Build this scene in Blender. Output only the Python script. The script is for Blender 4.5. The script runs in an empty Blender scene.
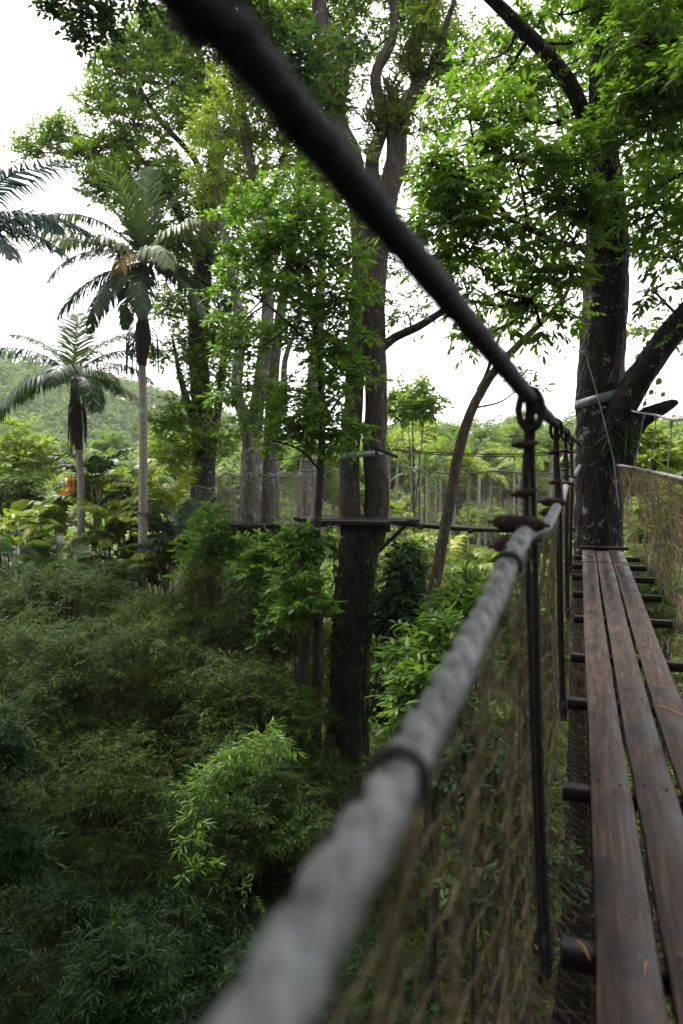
import bpy, math, random
import numpy as np

rng = np.random.default_rng(7)
random.seed(7)
SC = bpy.context.scene
COL = SC.collection
PI = math.pi

# ------------------------------------------------------------------ camera frame
CAMZ = 9.3
FPX = 683.0
PITCH = math.atan(27 / 683)
CP, SP = math.cos(PITCH), math.sin(PITCH)
CAM = np.array([0., 0., CAMZ])
TH = math.atan((583 - 341.5) / FPX)
BD = np.array([math.sin(TH), math.cos(TH), 0.])      # along the bridge
BR = np.array([math.cos(TH), -math.sin(TH), 0.])     # to the right of the bridge
UP = np.array([0., 0., 1.])


def ray(px, py):
    x = (px - 341.5) / FPX
    y = (512 - py) / FPX
    return np.array([x, CP + y * SP, -SP + y * CP])


def W(px, py, d):
    return CAM + ray(px, py) * d


def B(u, v, z):                                       # bridge frame, z relative to the eye
    return CAM + BD * u + BR * v + UP * z


def nrm(a):
    a = np.asarray(a, float)
    n = np.linalg.norm(a, axis=-1, keepdims=True)
    return a / np.maximum(n, 1e-9)


def sstep(a, b, x):
    t = np.clip((x - a) / (b - a), 0, 1)
    return t * t * (3 - 2 * t)


def gz(x, y):
    x = np.asarray(x, float); y = np.asarray(y, float)
    z = 3.6 * sstep(14, 44, y) + 2.2 * sstep(16, 30, y) * sstep(2, -10, x) + 3.0 * sstep(45, 110, y)
    z = z + .25 * np.sin(x * .55 + 1.3) * np.cos(y * .43) + .15 * np.sin(x * 1.3 + y * .9)
    return z


# ------------------------------------------------------------------ mesh collector
class MB:
    def __init__(s):
        s.V = []; s.Q = []; s.T = []; s.n = 0; s.sm = []

    def add(s, V, F):
        V = np.asarray(V, np.float32).reshape(-1, 3)
        F = np.asarray(F, np.int32)
        if F.size:
            (s.Q if F.shape[1] == 4 else s.T).append(F + s.n)
        s.V.append(V); s.n += len(V)

    def box(s, c, ax, ay, az, bev=0.0):
        """box from centre and three half-axis vectors, with chamfered long edges"""
        c, ax, ay, az = [np.asarray(q, float) for q in (c, ax, ay, az)]
        if bev <= 0:
            P = [c + i * ax + j * ay + k * az for k in (-1, 1) for j in (-1, 1) for i in (-1, 1)]
            s.add(P, [[0, 2, 3, 1], [4, 5, 7, 6], [0, 1, 5, 4], [2, 6, 7, 3], [0, 4, 6, 2], [1, 3, 7, 5]])
            return
        ly, lz = np.linalg.norm(ay), np.linalg.norm(az)
        by, bz = min(.45, bev / ly), min(.45, bev / lz)
        prof = [(-1 + by, -1), (1 - by, -1), (1, -1 + bz), (1, 1 - bz), (1 - by, 1), (-1 + by, 1), (-1, 1 - bz), (-1, -1 + bz)]
        P = [c + i * ax + j * ay + k * az for i in (-1, 1) for j, k in prof]
        s.add(P, [[q, (q + 1) % 8, 8 + (q + 1) % 8, 8 + q] for q in range(8)])
        o = len(P)
        s.add([c - ax] + P[:8], [[0, 1 + (q + 1) % 8, 1 + q] for q in range(8)])
        s.add([c + ax] + P[8:], [[0, 1 + q, 1 + (q + 1) % 8] for q in range(8)])

    def tube(s, pts, rad, sides=8, sub=4, bump=0.0, seed=0, cap=True, flute=0.0):
        P, R = smooth(pts, rad, sub)
        n = len(P)
        T = nrm(np.gradient(P, axis=0))
        ref = np.array([1., 0, 0]) if abs(T[0][0]) < .8 else np.array([0, 1., 0])
        X = np.zeros_like(P); x = ref
        for i in range(n):
            x = x - T[i] * (x @ T[i]); x = x / max(np.linalg.norm(x), 1e-9); X[i] = x
        Y = np.cross(T, X)
        a = np.arange(sides) * 2 * PI / sides
        rr = np.repeat(R[:, None], sides, 1)
        if bump or flute:
            g = np.random.default_rng(seed + 11)
            ph = g.uniform(0, 6.3, 6); k = np.arange(n)[:, None] / max(n - 1, 1)
            L = np.linalg.norm(np.diff(P, axis=0), axis=1).sum()
            rr = rr * (1 + flute * np.cos(a[None] * 5 + ph[0] + 1.5 * np.sin(k * L * .4)) + .6 * flute * np.cos(a[None] * 3 + ph[1] + k * L * .3)
                       + bump * np.sin(k * L * 2.1 + a[None] * 2 + ph[2]) * np.cos(a[None] * 3 + ph[3] + k * L) + bump * .5 * g.standard_normal((n, sides)))
        V = P[:, None] + rr[..., None] * (np.cos(a)[None, :, None] * X[:, None] + np.sin(a)[None, :, None] * Y[:, None])
        i = np.arange(n - 1)[:, None] * sides; j = np.arange(sides)[None]; j2 = (j + 1) % sides
        F = np.stack([i + j, i + j2, i + sides + j2, i + sides + j], -1).reshape(-1, 4)
        base = V.reshape(-1, 3)
        s.add(base, F)
        if cap and sides > 2:
            s.add(np.vstack([P[:1], V[0]]), [[0, 1 + (q + 1) % sides, 1 + q] for q in range(sides)])
            s.add(np.vstack([P[-1:], V[-1]]), [[0, 1 + q, 1 + (q + 1) % sides] for q in range(sides)])
        return P

    def build(s, name, mat, parent=None, smooth_=True, col=True):
        me = bpy.data.meshes.new(name)
        V = np.concatenate(s.V) if s.V else np.zeros((0, 3), np.float32)
        Q = np.concatenate(s.Q) if s.Q else np.zeros((0, 4), np.int32)
        T = np.concatenate(s.T) if s.T else np.zeros((0, 3), np.int32)
        if parent is not None:
            V = V - np.array(parent_loc(parent), np.float32)
        me.vertices.add(len(V)); me.vertices.foreach_set('co', V.astype(np.float32).ravel())
        me.loops.add(Q.size + T.size)
        me.loops.foreach_set('vertex_index', np.concatenate([Q.ravel(), T.ravel()]).astype(np.int32))
        me.polygons.add(len(Q) + len(T))
        st = np.concatenate([np.arange(len(Q)) * 4, Q.size + np.arange(len(T)) * 3]).astype(np.int32)
        me.polygons.foreach_set('loop_start', st)
        me.polygons.foreach_set('loop_total', np.concatenate([np.full(len(Q), 4), np.full(len(T), 3)]).astype(np.int32))
        if smooth_:
            me.polygons.foreach_set('use_smooth', np.ones(len(Q) + len(T), bool))
        me.update(calc_edges=True)
        me.materials.append(mat)
        o = bpy.data.objects.new(name, me)
        if parent is not None:
            o.parent = parent
        COL.objects.link(o)
        return o


def parent_loc(p):
    v = np.array(p.location[:])
    while p.parent is not None:
        p = p.parent; v = v + np.array(p.location[:])
    return v


def smooth(pts, rad, sub):
    P = np.asarray(pts, float); n = len(P)
    R = np.asarray(rad if np.ndim(rad) else [rad] * n, float)
    if len(R) != n:
        R = np.interp(np.linspace(0, 1, n), np.linspace(0, 1, len(R)), R)
    if sub <= 1 or n < 2:
        return P, R
    E = np.vstack([2 * P[0] - P[1], P, 2 * P[-1] - P[-2]])
    out, ro = [], []
    for i in range(n - 1):
        p0, p1, p2, p3 = E[i:i + 4]
        for k in range(sub):
            t = k / sub
            out.append(.5 * ((2 * p1) + (-p0 + p2) * t + (2 * p0 - 5 * p1 + 4 * p2 - p3) * t * t + (-p0 + 3 * p1 - 3 * p2 + p3) * t ** 3))
            ro.append(R[i] * (1 - t) + R[i + 1] * t)
    out.append(P[-1]); ro.append(R[-1])
    return np.array(out), np.array(ro)


def resample(P, step):
    P = np.asarray(P, float)
    L = np.concatenate([[0], np.cumsum(np.linalg.norm(np.diff(P, axis=0), axis=1))])
    n = max(2, int(L[-1] / step))
    s = np.linspace(0, L[-1], n)
    return np.stack([np.interp(s, L, P[:, k]) for k in range(3)], 1), s


# ------------------------------------------------------------------ object helpers
def tag(o, label=None, cat=None, group=None, kind=None):
    if label: o['label'] = label
    if cat: o['category'] = cat
    if group: o['group'] = group
    if kind: o['kind'] = kind
    return o


def empty(name, loc, label=None, cat=None, group=None):
    o = bpy.data.objects.new(name, None)
    o.location = [float(q) for q in loc]; o.empty_display_size = .3
    COL.objects.link(o)
    return tag(o, label, cat, group)


def copy_tree(o, parent=None):
    kids = [k for k in KIDS(o)]
    c = o.copy(); COL.objects.link(c)
    if parent is not None: c.parent = parent
    for k in kids: copy_tree(k, c)
    return c


def KIDS(o):
    return list(o.children)


# ------------------------------------------------------------------ materials
def new_mat(name):
    m = bpy.data.materials.new(name); m.use_nodes = True
    nt = m.node_tree; nt.nodes.clear()
    out = nt.nodes.new('ShaderNodeOutputMaterial')
    return m, nt, out


def N(nt, t, **kw):
    n = nt.nodes.new(t)
    for k, v in kw.items():
        if k in n.inputs: n.inputs[k].default_value = v
        else: setattr(n, k, v)
    return n


def ramp(nt, stops, interp='LINEAR'):
    r = nt.nodes.new('ShaderNodeValToRGB'); r.color_ramp.interpolation = interp
    e = r.color_ramp.elements
    while len(e) > 1: e.remove(e[-1])
    e[0].position, e[0].color = stops[0][0], (*stops[0][1], 1)
    for p, c in stops[1:]:
        q = e.new(p); q.color = (*c, 1)
    return r


def leaf_mat(name, cols, trans=(.16, .28, .02), tf=.35, rough=.42, spec=.35, vary=.5, nscale=.5):
    m, nt, out = new_mat(name); L = nt.links.new
    geo = N(nt, 'ShaderNodeNewGeometry')
    k = len(cols)
    rp = ramp(nt, [(i / max(k - 1, 1), c) for i, c in enumerate(cols)])
    tc = N(nt, 'ShaderNodeTexCoord')
    nz = N(nt, 'ShaderNodeTexNoise', Scale=nscale, Detail=2.0)
    L(tc.outputs['Object'], nz.inputs['Vector'])
    mm = N(nt, 'ShaderNodeMath', operation='MULTIPLY_ADD'); L(nz.outputs['Fac'], mm.inputs[0]); mm.inputs[1].default_value = 1.2; mm.inputs[2].default_value = -.6
    ad = N(nt, 'ShaderNodeMath', operation='ADD', use_clamp=True); L(geo.outputs['Random Per Island'], ad.inputs[0]); L(mm.outputs[0], ad.inputs[1])
    L(ad.outputs[0], rp.inputs[0])
    hs = N(nt, 'ShaderNodeHueSaturation'); L(rp.outputs[0], hs.inputs['Color'])
    mv = N(nt, 'ShaderNodeMapRange'); L(geo.outputs['Random Per Island'], mv.inputs[0]); mv.inputs[3].default_value = 1 - vary * .5; mv.inputs[4].default_value = 1 + vary * .6
    L(mv.outputs[0], hs.inputs['Value'])
    pb = N(nt, 'ShaderNodeBsdfPrincipled', Roughness=rough)
    pb.inputs['Specular IOR Level'].default_value = spec
    L(hs.outputs[0], pb.inputs['Base Color'])
    tr = N(nt, 'ShaderNodeBsdfTranslucent')
    mx = N(nt, 'ShaderNodeMix', data_type='RGBA', blend_type='MIX'); mx.inputs[0].default_value = .6
    L(hs.outputs[0], mx.inputs[6]); mx.inputs[7].default_value = (*trans, 1); L(mx.outputs[2], tr.inputs['Color'])
    ms = N(nt, 'ShaderNodeMixShader'); ms.inputs[0].default_value = tf
    L(pb.outputs[0], ms.inputs[1]); L(tr.outputs[0], ms.inputs[2]); L(ms.outputs[0], out.inputs['Surface'])
    return m


def bark_mat(name, c1, c2, lichen=(.5, .5, .46), lamt=.58, moss=None, scale=1.0, bump=.5, rough=.85, mossamt=.5, zs=.22):
    m, nt, out = new_mat(name); L = nt.links.new
    tc = N(nt, 'ShaderNodeTexCoord')
    mp = N(nt, 'ShaderNodeMapping'); mp.inputs['Scale'].default_value = (scale, scale, scale * zs); L(tc.outputs['Object'], mp.inputs['Vector'])
    n1 = N(nt, 'ShaderNodeTexNoise', Scale=9.0, Detail=8.0, Roughness=.65); L(mp.outputs[0], n1.inputs['Vector'])
    rp = ramp(nt, [(.3, c1), (.62, c2)]); L(n1.outputs['Fac'], rp.inputs[0])
    n2 = N(nt, 'ShaderNodeTexNoise', Scale=6.0 * scale, Detail=4.0, Roughness=.78); L(tc.outputs['Object'], n2.inputs['Vector'])
    r2 = ramp(nt, [(lamt, (0, 0, 0)), (lamt + .05, (1, 1, 1))]); L(n2.outputs['Fac'], r2.inputs[0])
    mx = N(nt, 'ShaderNodeMix', data_type='RGBA'); L(r2.outputs[0], mx.inputs[0]); L(rp.outputs[0], mx.inputs[6]); mx.inputs[7].default_value = (*lichen, 1)
    last = mx.outputs[2]
    if moss:
        n3 = N(nt, 'ShaderNodeTexNoise', Scale=1.6 * scale, Detail=6.0, Roughness=.6); L(tc.outputs['Object'], n3.inputs['Vector'])
        r3 = ramp(nt, [(mossamt, (0, 0, 0)), (mossamt + .12, (1, 1, 1))]); L(n3.outputs['Fac'], r3.inputs[0])
        m2 = N(nt, 'ShaderNodeMix', data_type='RGBA'); L(r3.outputs[0], m2.inputs[0]); L(last, m2.inputs[6]); m2.inputs[7].default_value = (*moss, 1)
        last = m2.outputs[2]
    pb = N(nt, 'ShaderNodeBsdfPrincipled', Roughness=rough); pb.inputs['Specular IOR Level'].default_value = .25
    L(last, pb.inputs['Base Color'])
    vo = N(nt, 'ShaderNodeTexVoronoi', Scale=16.0, feature='DISTANCE_TO_EDGE'); L(mp.outputs[0], vo.inputs['Vector'])
    am = N(nt, 'ShaderNodeMath', operation='MULTIPLY_ADD'); L(vo.outputs['Distance'], am.inputs[0]); am.inputs[1].default_value = .8; L(n1.outputs['Fac'], am.inputs[2])
    bp = N(nt, 'ShaderNodeBump', Strength=bump, Distance=.10); L(am.outputs[0], bp.inputs['Height']); L(bp.outputs[0], pb.inputs['Normal'])
    L(pb.outputs[0], out.inputs['Surface'])
    return m


def plain_mat(name, c1, c2, scale=20., rough=.7, spec=.3, bump=.3, stretch=(1, 1, 1), metal=0., bdist=.01, r2=None, lo=.35, hi=.65):
    m, nt, out = new_mat(name); L = nt.links.new
    tc = N(nt, 'ShaderNodeTexCoord')
    mp = N(nt, 'ShaderNodeMapping'); mp.inputs['Scale'].default_value = stretch; L(tc.outputs['Object'], mp.inputs['Vector'])
    n1 = N(nt, 'ShaderNodeTexNoise', Scale=scale, Detail=6.0, Roughness=.65); L(mp.outputs[0], n1.inputs['Vector'])
    rp = ramp(nt, [(lo, c1), (hi, c2)]); L(n1.outputs['Fac'], rp.inputs[0])
    pb = N(nt, 'ShaderNodeBsdfPrincipled', Roughness=rough, Metallic=metal); pb.inputs['Specular IOR Level'].default_value = spec
    L(rp.outputs[0], pb.inputs['Base Color'])
    if r2 is not None:
        mr = N(nt, 'ShaderNodeMapRange'); L(n1.outputs['Fac'], mr.inputs[0]); mr.inputs[1].default_value = .3; mr.inputs[2].default_value = .7
        mr.inputs[3].default_value = rough; mr.inputs[4].default_value = r2; L(mr.outputs[0], pb.inputs['Roughness'])
    bp = N(nt, 'ShaderNodeBump', Strength=bump, Distance=bdist); L(n1.outputs['Fac'], bp.inputs['Height']); L(bp.outputs[0], pb.inputs['Normal'])
    L(pb.outputs[0], out.inputs['Surface'])
    return m


def plank_mat():
    m, nt, out = new_mat('wet_planks'); L = nt.links.new
    tc = N(nt, 'ShaderNodeTexCoord')
    mp0 = N(nt, 'ShaderNodeMapping'); mp0.inputs['Rotation'].default_value = (0, 0, TH); L(tc.outputs['Object'], mp0.inputs['Vector'])
    mp = N(nt, 'ShaderNodeMapping'); mp.inputs['Scale'].default_value = (22, 1.1, 22); L(mp0.outputs[0], mp.inputs['Vector'])
    gr = N(nt, 'ShaderNodeTexNoise', Scale=2.2, Detail=8.0, Roughness=.7, Distortion=.6); L(mp.outputs[0], gr.inputs['Vector'])
    rp = ramp(nt, [(.3, (.007, .0046, .004)), (.5, (.040, .0222, .0172)), (.68, (.122, .072, .054))]); L(gr.outputs['Fac'], rp.inputs[0])
    big = N(nt, 'ShaderNodeTexNoise', Scale=3.2, Detail=5.0, Roughness=.62); L(tc.outputs['Object'], big.inputs['Vector'])
    rb = ramp(nt, [(.38, (.16, .15, .16)), (.47, (.75, .73, .73)), (.6, (1.3, 1.18, 1.1))]); L(big.outputs['Fac'], rb.inputs[0])
    mx = N(nt, 'ShaderNodeMix', data_type='RGBA', blend_type='MULTIPLY'); mx.inputs[0].default_value = 1; L(rp.outputs[0], mx.inputs[6]); L(rb.outputs[0], mx.inputs[7])
    geo = N(nt, 'ShaderNodeNewGeometry')
    oi = N(nt, 'ShaderNodeObjectInfo')
    hs = N(nt, 'ShaderNodeHueSaturation'); L(mx.outputs[2], hs.inputs['Color'])
    mr = N(nt, 'ShaderNodeMapRange'); L(oi.outputs['Random'], mr.inputs[0]); mr.inputs[3].default_value = .8; mr.inputs[4].default_value = 1.2; L(mr.outputs[0], hs.inputs['Value'])
    # knots and fine scratches
    sp = N(nt, 'ShaderNodeTexNoise', Scale=55., Detail=3.0); L(tc.outputs['Object'], sp.inputs['Vector'])
    rs = ramp(nt, [(.70, (0, 0, 0)), (.74, (1, 1, 1))]); L(sp.outputs['Fac'], rs.inputs[0])
    m2 = N(nt, 'ShaderNodeMix', data_type='RGBA'); L(rs.outputs[0], m2.inputs[0]); L(hs.outputs[0], m2.inputs[6]); m2.inputs[7].default_value = (.2, .16, .13, 1)
    pb = N(nt, 'ShaderNodeBsdfPrincipled'); pb.inputs['Specular IOR Level'].default_value = .32
    L(m2.outputs[2], pb.inputs['Base Color'])
    rr = N(nt, 'ShaderNodeMapRange'); L(big.outputs['Fac'], rr.inputs[0]); rr.inputs[1].default_value = .35; rr.inputs[2].default_value = .65; rr.inputs[3].default_value = .33; rr.inputs[4].default_value = .62
    L(rr.outputs[0], pb.inputs['Roughness'])
    bp = N(nt, 'ShaderNodeBump', Strength=.45, Distance=.006); L(gr.outputs['Fac'], bp.inputs['Height'])
    b2 = N(nt, 'ShaderNodeBump', Strength=.25, Distance=.01); L(big.outputs['Fac'], b2.inputs['Height']); L(bp.outputs[0], b2.inputs['Normal']); L(b2.outputs[0], pb.inputs['Normal'])
    L(pb.outputs[0], out.inputs['Surface'])
    return m


M = dict(
    plank=plank_mat(),
    bar=plain_mat('dark_wet_timber', (.005, .004, .0035), (.020, .014, .011), 30, .45, .4, .5),
    rope=plain_mat('grey_rope', (.03, .031, .031), (.27, .28, .285), 22, .55, .4, .9, bdist=.006, lo=.28, hi=.66),
    dark_rope=plain_mat('black_rope', (.007, .0075, .008), (.022, .024, .027), 80, .75, .25, .6, bdist=.004),
    hanger=plain_mat('dark_hanger_rope', (.012, .012, .011), (.045, .043, .040), 90, .8, .2, .6, bdist=.004),
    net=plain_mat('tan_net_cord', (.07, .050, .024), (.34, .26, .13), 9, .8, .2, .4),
    net_wet_shaded=plain_mat('wet_shaded_net_cord', (.04, .031, .016), (.22, .175, .095), 9, .7, .3, .4),  # wet cord, its tan also darkened to stand in for the left side's shadow
    net_pale=plain_mat('pale_net_cord', (.12, .105, .07), (.30, .27, .20), 7, .8, .2, .4),
    rust=plain_mat('rusty_iron', (.012, .007, .006), (.075, .032, .025), 40, .7, .4, .6, metal=.2),
    deck_far=plain_mat('dark_platform_timber', (.010, .008, .006), (.035, .028, .021), 8, .7, .3, .4),
    strap=plain_mat('grey_strap', (.07, .08, .085), (.19, .21, .225), 6, .5, .4, .2),
    blue_strap=plain_mat('pale_blue_strap', (.17, .24, .27), (.32, .38, .40), 6, .5, .4, .2),
    thin=plain_mat('pale_cord', (.14, .145, .14), (.34, .34, .32), 30, .7, .3, .2),
    red=plain_mat('red_marker', (.45, .03, .03), (.6, .06, .05), 12, .6, .3, .1),
    straw=plain_mat('orange_straw', (.45, .20, .05), (.6, .32, .1), 20, .6, .3, .1),
    bark_dark=bark_mat('dark_bark', (.007, .006, .005), (.034, .027, .023), lichen=(.30, .30, .27), lamt=.585, moss=(.03, .04, .012), mossamt=.60, bump=1.0),
    bark_mid=bark_mat('grey_brown_bark', (.014, .011, .009), (.068, .055, .046), lichen=(.22, .20, .18), lamt=.62, moss=(.04, .05, .015), mossamt=.56, bump=.7),
    bark_pale=bark_mat('pale_bark', (.045, .04, .035), (.17, .155, .14), lichen=(.33, .31, .29), lamt=.55, moss=(.06, .065, .03), mossamt=.60, bump=.5),
    bark_slender=bark_mat('slender_brown_bark', (.03, .021, .016), (.11, .08, .062), lichen=(.24, .21, .18), lamt=.6, moss=(.06, .07, .02), mossamt=.6, bump=.6),
    palm_trunk=bark_mat('pale_palm_bark', (.12, .108, .096), (.29, .27, .245), lichen=(.42, .40, .37), lamt=.60, scale=.8, bump=.3, zs=5.),
    plantation_trunk=bark_mat('thin_palm_bark', (.12, .11, .095), (.30, .28, .24), lichen=(.4, .4, .36), lamt=.58, scale=2., bump=.2),
    fibre=plain_mat('brown_palm_fibre', (.014, .010, .008), (.055, .038, .030), 25, .9, .1, .6, stretch=(1, 1, .2)),
    crownshaft=plain_mat('green_crownshaft', (.05, .07, .03), (.11, .13, .06), 5, .5, .4, .2, stretch=(1, 1, .2)),
    earth=plain_mat('forest_floor', (.012, .010, .007), (.06, .05, .03), 2.2, .95, .1, .8, bdist=.1),
    hillside=plain_mat('green_hillside', (.04, .075, .025), (.08, .12, .04), .08, .95, .05, .3, bdist=.5),
    culm=plain_mat('bamboo_culm', (.05, .06, .02), (.14, .15, .06), 4, .5, .4, .1),
)
LM = dict(
    bridge=leaf_mat('bridge_tree_leaves', [(0.024, 0.052, 0.0077), (0.054, 0.1105, 0.011), (0.1125, 0.1885, 0.0154)], (.22, .42, .02), 0.55, vary=.6, spec=.22),
    fine=leaf_mat('high_crown_leaves', [(0.0288, 0.0609, 0.0108), (0.064, 0.1218, 0.0168), (0.136, 0.203, 0.024)], (.22, .36, .02), 0.55, vary=.6, spec=.2),
    broad=leaf_mat('broad_front_leaves', [(0.0288, 0.078, 0.0099), (0.064, 0.1495, 0.0132), (0.136, 0.234, 0.0198)], (.20, .40, .02), 0.48, rough=.42, vary=.6, spec=.25),
    yellow=leaf_mat('yellow_green_leaves', [(0.072, 0.1265, 0.014), (0.132, 0.1955, 0.02), (0.204, 0.253, 0.028)], (.32, .45, .03), .45, spec=.2),
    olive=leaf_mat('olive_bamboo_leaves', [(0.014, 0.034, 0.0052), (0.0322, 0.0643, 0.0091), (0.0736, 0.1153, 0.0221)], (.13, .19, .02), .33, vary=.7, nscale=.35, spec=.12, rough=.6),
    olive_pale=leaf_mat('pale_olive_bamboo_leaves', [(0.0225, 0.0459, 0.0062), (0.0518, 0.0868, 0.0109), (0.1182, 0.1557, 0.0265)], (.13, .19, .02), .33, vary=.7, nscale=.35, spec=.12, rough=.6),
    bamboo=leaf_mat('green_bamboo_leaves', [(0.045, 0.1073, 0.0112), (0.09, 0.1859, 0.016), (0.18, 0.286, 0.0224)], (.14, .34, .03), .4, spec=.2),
    shade_darkened=leaf_mat('shade_darkened_bamboo_leaves', [(0.006, 0.0198, 0.0042), (0.0114, 0.0337, 0.006), (0.0216, 0.052, 0.0084)], (.04, .10, .02), .25, spec=.1, rough=.55),  # blue-green darkened to paint in the shade on the lowest, nearest bamboo
    dark=leaf_mat('dark_glossy_leaves', [(.010, .028, .010), (.019, .048, .015), (.036, .076, .022)], (.09, .18, .02), .3, rough=.5, spec=.15),
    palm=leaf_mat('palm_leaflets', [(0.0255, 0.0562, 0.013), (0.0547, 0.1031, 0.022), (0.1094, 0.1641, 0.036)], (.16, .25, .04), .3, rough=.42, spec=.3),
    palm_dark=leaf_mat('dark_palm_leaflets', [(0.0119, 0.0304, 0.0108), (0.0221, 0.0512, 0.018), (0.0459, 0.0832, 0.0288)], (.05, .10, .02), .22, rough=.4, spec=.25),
    palm_pale=leaf_mat('pale_palm_leaflets', [(0.115, 0.165, 0.0617), (0.184, 0.231, 0.095), (0.276, 0.319, 0.152)], (.25, .33, .1), .3, rough=.4, spec=.4),
    palm_dry=leaf_mat('dry_palm_leaflets', [(.30, .20, .06), (.42, .30, .11), (.52, .42, .20)], (.5, .38, .12), .3, spec=.2),
    blue=leaf_mat('blue_green_palm_leaflets', [(.012, .030, .028), (.026, .056, .053), (.06, .10, .10)], (.06, .12, .09), .25, rough=.32, spec=.5),
    fern=leaf_mat('fern_fronds', [(0.0813, 0.144, 0.014), (0.1787, 0.2448, 0.022), (0.3575, 0.3744, 0.04)], (.3, .42, .04), .42, spec=.2),
    moss=leaf_mat('epiphyte_leaves', [(.03, .05, .010), (.07, .10, .015), (.14, .15, .025)], (.22, .28, .03), .4, spec=.15),
    far=leaf_mat('far_tree_leaves', [(0.0438, 0.09, 0.016), (0.0938, 0.156, 0.024), (0.1625, 0.228, 0.035)], (.26, .40, .04), .42, vary=.5, nscale=.3, spec=.15),
    hill=leaf_mat('hill_forest_leaves', [(.05, .09, .03), (.08, .125, .04), (.12, .165, .055)], (.2, .3, .05), .35, vary=.4, nscale=.05, spec=.08, rough=.7),
    orange=leaf_mat('orange_dead_leaf', [(.45, .16, .02), (.55, .25, .04)], (.6, .25, .03), .35),
)


# ------------------------------------------------------------------ leaves
def leaf_arrays(pos, dr, up, size, width=.4, kind='diamond', curl=.12):
    """N separate leaves; pos base, dr direction, up approximate normal, size length."""
    n = len(pos)
    dr = nrm(dr); sd = nrm(np.cross(up, dr)); nm = np.cross(dr, sd)
    size = np.broadcast_to(size, (n,))[:, None]
    if kind == 'diamond':
        T = np.array([[0, 0, 0], [.45, -.5, .10], [1, 0, -curl], [.45, .5, .10]])
        F = np.array([[0, 1, 2, 3]])
    elif kind == 'hex':
        T = np.array([[0, 0, 0], [.28, -.42, .06], [.66, -.44, .04], [1, 0, -curl], [.66, .44, .04], [.28, .42, .06]])
        F = np.array([[0, 1, 2, 3], [0, 3, 4, 5]])
    elif kind == 'lobed':                            # wide drooping strip leaf for bananas and palms
        T = np.array([[0, 0, 0], [.3, -.5, .05], [.75, -.38, -.10], [1, 0, -curl * 2], [.75, .38, -.10], [.3, .5, .05]])
        F = np.array([[0, 1, 2, 3], [0, 3, 4, 5]])
    T = T * np.array([1, width, width])
    k = len(T)
    V = pos[:, None] + size[..., None] * (T[None, :, :1] * dr[:, None] + T[None, :, 1:2] * sd[:, None] + T[None, :, 2:] * nm[:, None])
    F = (F[None] + (np.arange(n) * k)[:, None, None]).reshape(-1, F.shape[1])
    return V.reshape(-1, 3), F


def rnd_dir(g, n):
    return nrm(g.standard_normal((n, 3)))


def tuft_leaves(mb, g, C, O, tr, twigs, per, ll, lw, kind='diamond', droop=.25, flat=.55, curl=.15, sz=(.7, 1.25), spread=.8):
    """at each tuft centre C (with outward direction O) grow twigs with alternate leaves"""
    n = len(C)
    if n == 0: return
    O = nrm(O)
    t = nrm(O[:, None] * .55 + g.standard_normal((n, twigs, 3)) * spread * np.array([1, 1, flat]) + UP * .08)
    tl = tr * g.uniform(.6, 1.15, (n, twigs, 1, 1))
    s = (np.linspace(.25, 1, per)[None, None, :, None] + g.uniform(-.06, .06, (n, twigs, per, 1)))
    pos = C[:, None, None] + t[:, :, None] * s * tl - UP * (s ** 2) * tl * .22
    side = nrm(np.cross(t, UP + g.standard_normal(t.shape) * .2))
    sg = np.where(np.arange(per) % 2 == 0, 1., -1.)[None, None, :, None]
    dr = t[:, :, None] * .55 + side[:, :, None] * sg * .8 + g.standard_normal(pos.shape) * .22 - UP * droop
    dr[:, :, -1] = t * 1.0 - UP * droop
    up = UP + g.standard_normal(pos.shape) * .45 + O[:, None, None] * .3
    size = (ll * g.uniform(sz[0], sz[1], (n, twigs, per))).reshape(-1)
    V, F = leaf_arrays(pos.reshape(-1, 3), dr.reshape(-1, 3), up.reshape(-1, 3), size, lw, kind, curl)
    mb.add(V, F)


def ell_tufts(g, c, r, n, shell=.5):
    d = rnd_dir(g, n)
    rad = g.uniform(shell ** 2, 1, n) ** .5
    low = d[:, 2] < -.25
    d[low, 2] *= .6
    P = c + d * rad[:, None] * r
    O = nrm(d * (1 / np.asarray(r)) * np.mean(r) + UP * .35)
    return P, O


def px_ell(px, py, d, rx, ry, rz=None):
    k = d / FPX
    return W(px, py, d), np.array([rx * k, (rz if rz else (rx + ry) * .5 * k), ry * k])


def foliage(ells, name, mat, parent, skel, wood, g, tr=.35, twigs=6, per=7, ll=.16, lw=.42, kind='hex', droop=.25, dens=1.0, px=True, branch=True, br=.02, spread=.8, sz=(.7, 1.25)):
    """ells: (px,py,d,rx,ry,n) pixel ellipsoids (or world ones); leaves in one mesh, twigs added to wood"""
    mb = MB()
    for e in ells:
        if px: c, r = px_ell(*e[:5])
        else: c, r = np.asarray(e[0], float), np.asarray(e[1], float)
        n = max(3, int((e[5] if px else e[2]) * dens))
        P, O = ell_tufts(g, c, r, n)
        tuft_leaves(mb, g, P, O, tr, twigs, per, ll, lw, kind, droop, spread=spread, sz=sz)
        if branch and wood is not None:
            a = skel[np.argmin(np.linalg.norm(skel - c, axis=1) + .4 * np.maximum(0, skel[:, 2] - c[2]))] if skel is not None else c - UP
            L = np.linalg.norm(a - c)
            if L > .15:
                m1 = a * .6 + c * .4 + g.standard_normal(3) * .07 * L - UP * .04 * L
                wood.tube([a, m1, c], [br * (1.6 + .25 * L), br * (1.2 + .12 * L), br], 5, 3, seed=3)
            for p in P[:: max(1, n // 70)]:
                m1 = c * .5 + p * .5 + g.standard_normal(3) * .08 * np.linalg.norm(p - c)
                wood.tube([c, m1, p], [br * .8, br * .5, br * .25], 3, 2, cap=False)
    return mb.build(name, mat, parent, smooth_=False)


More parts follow.
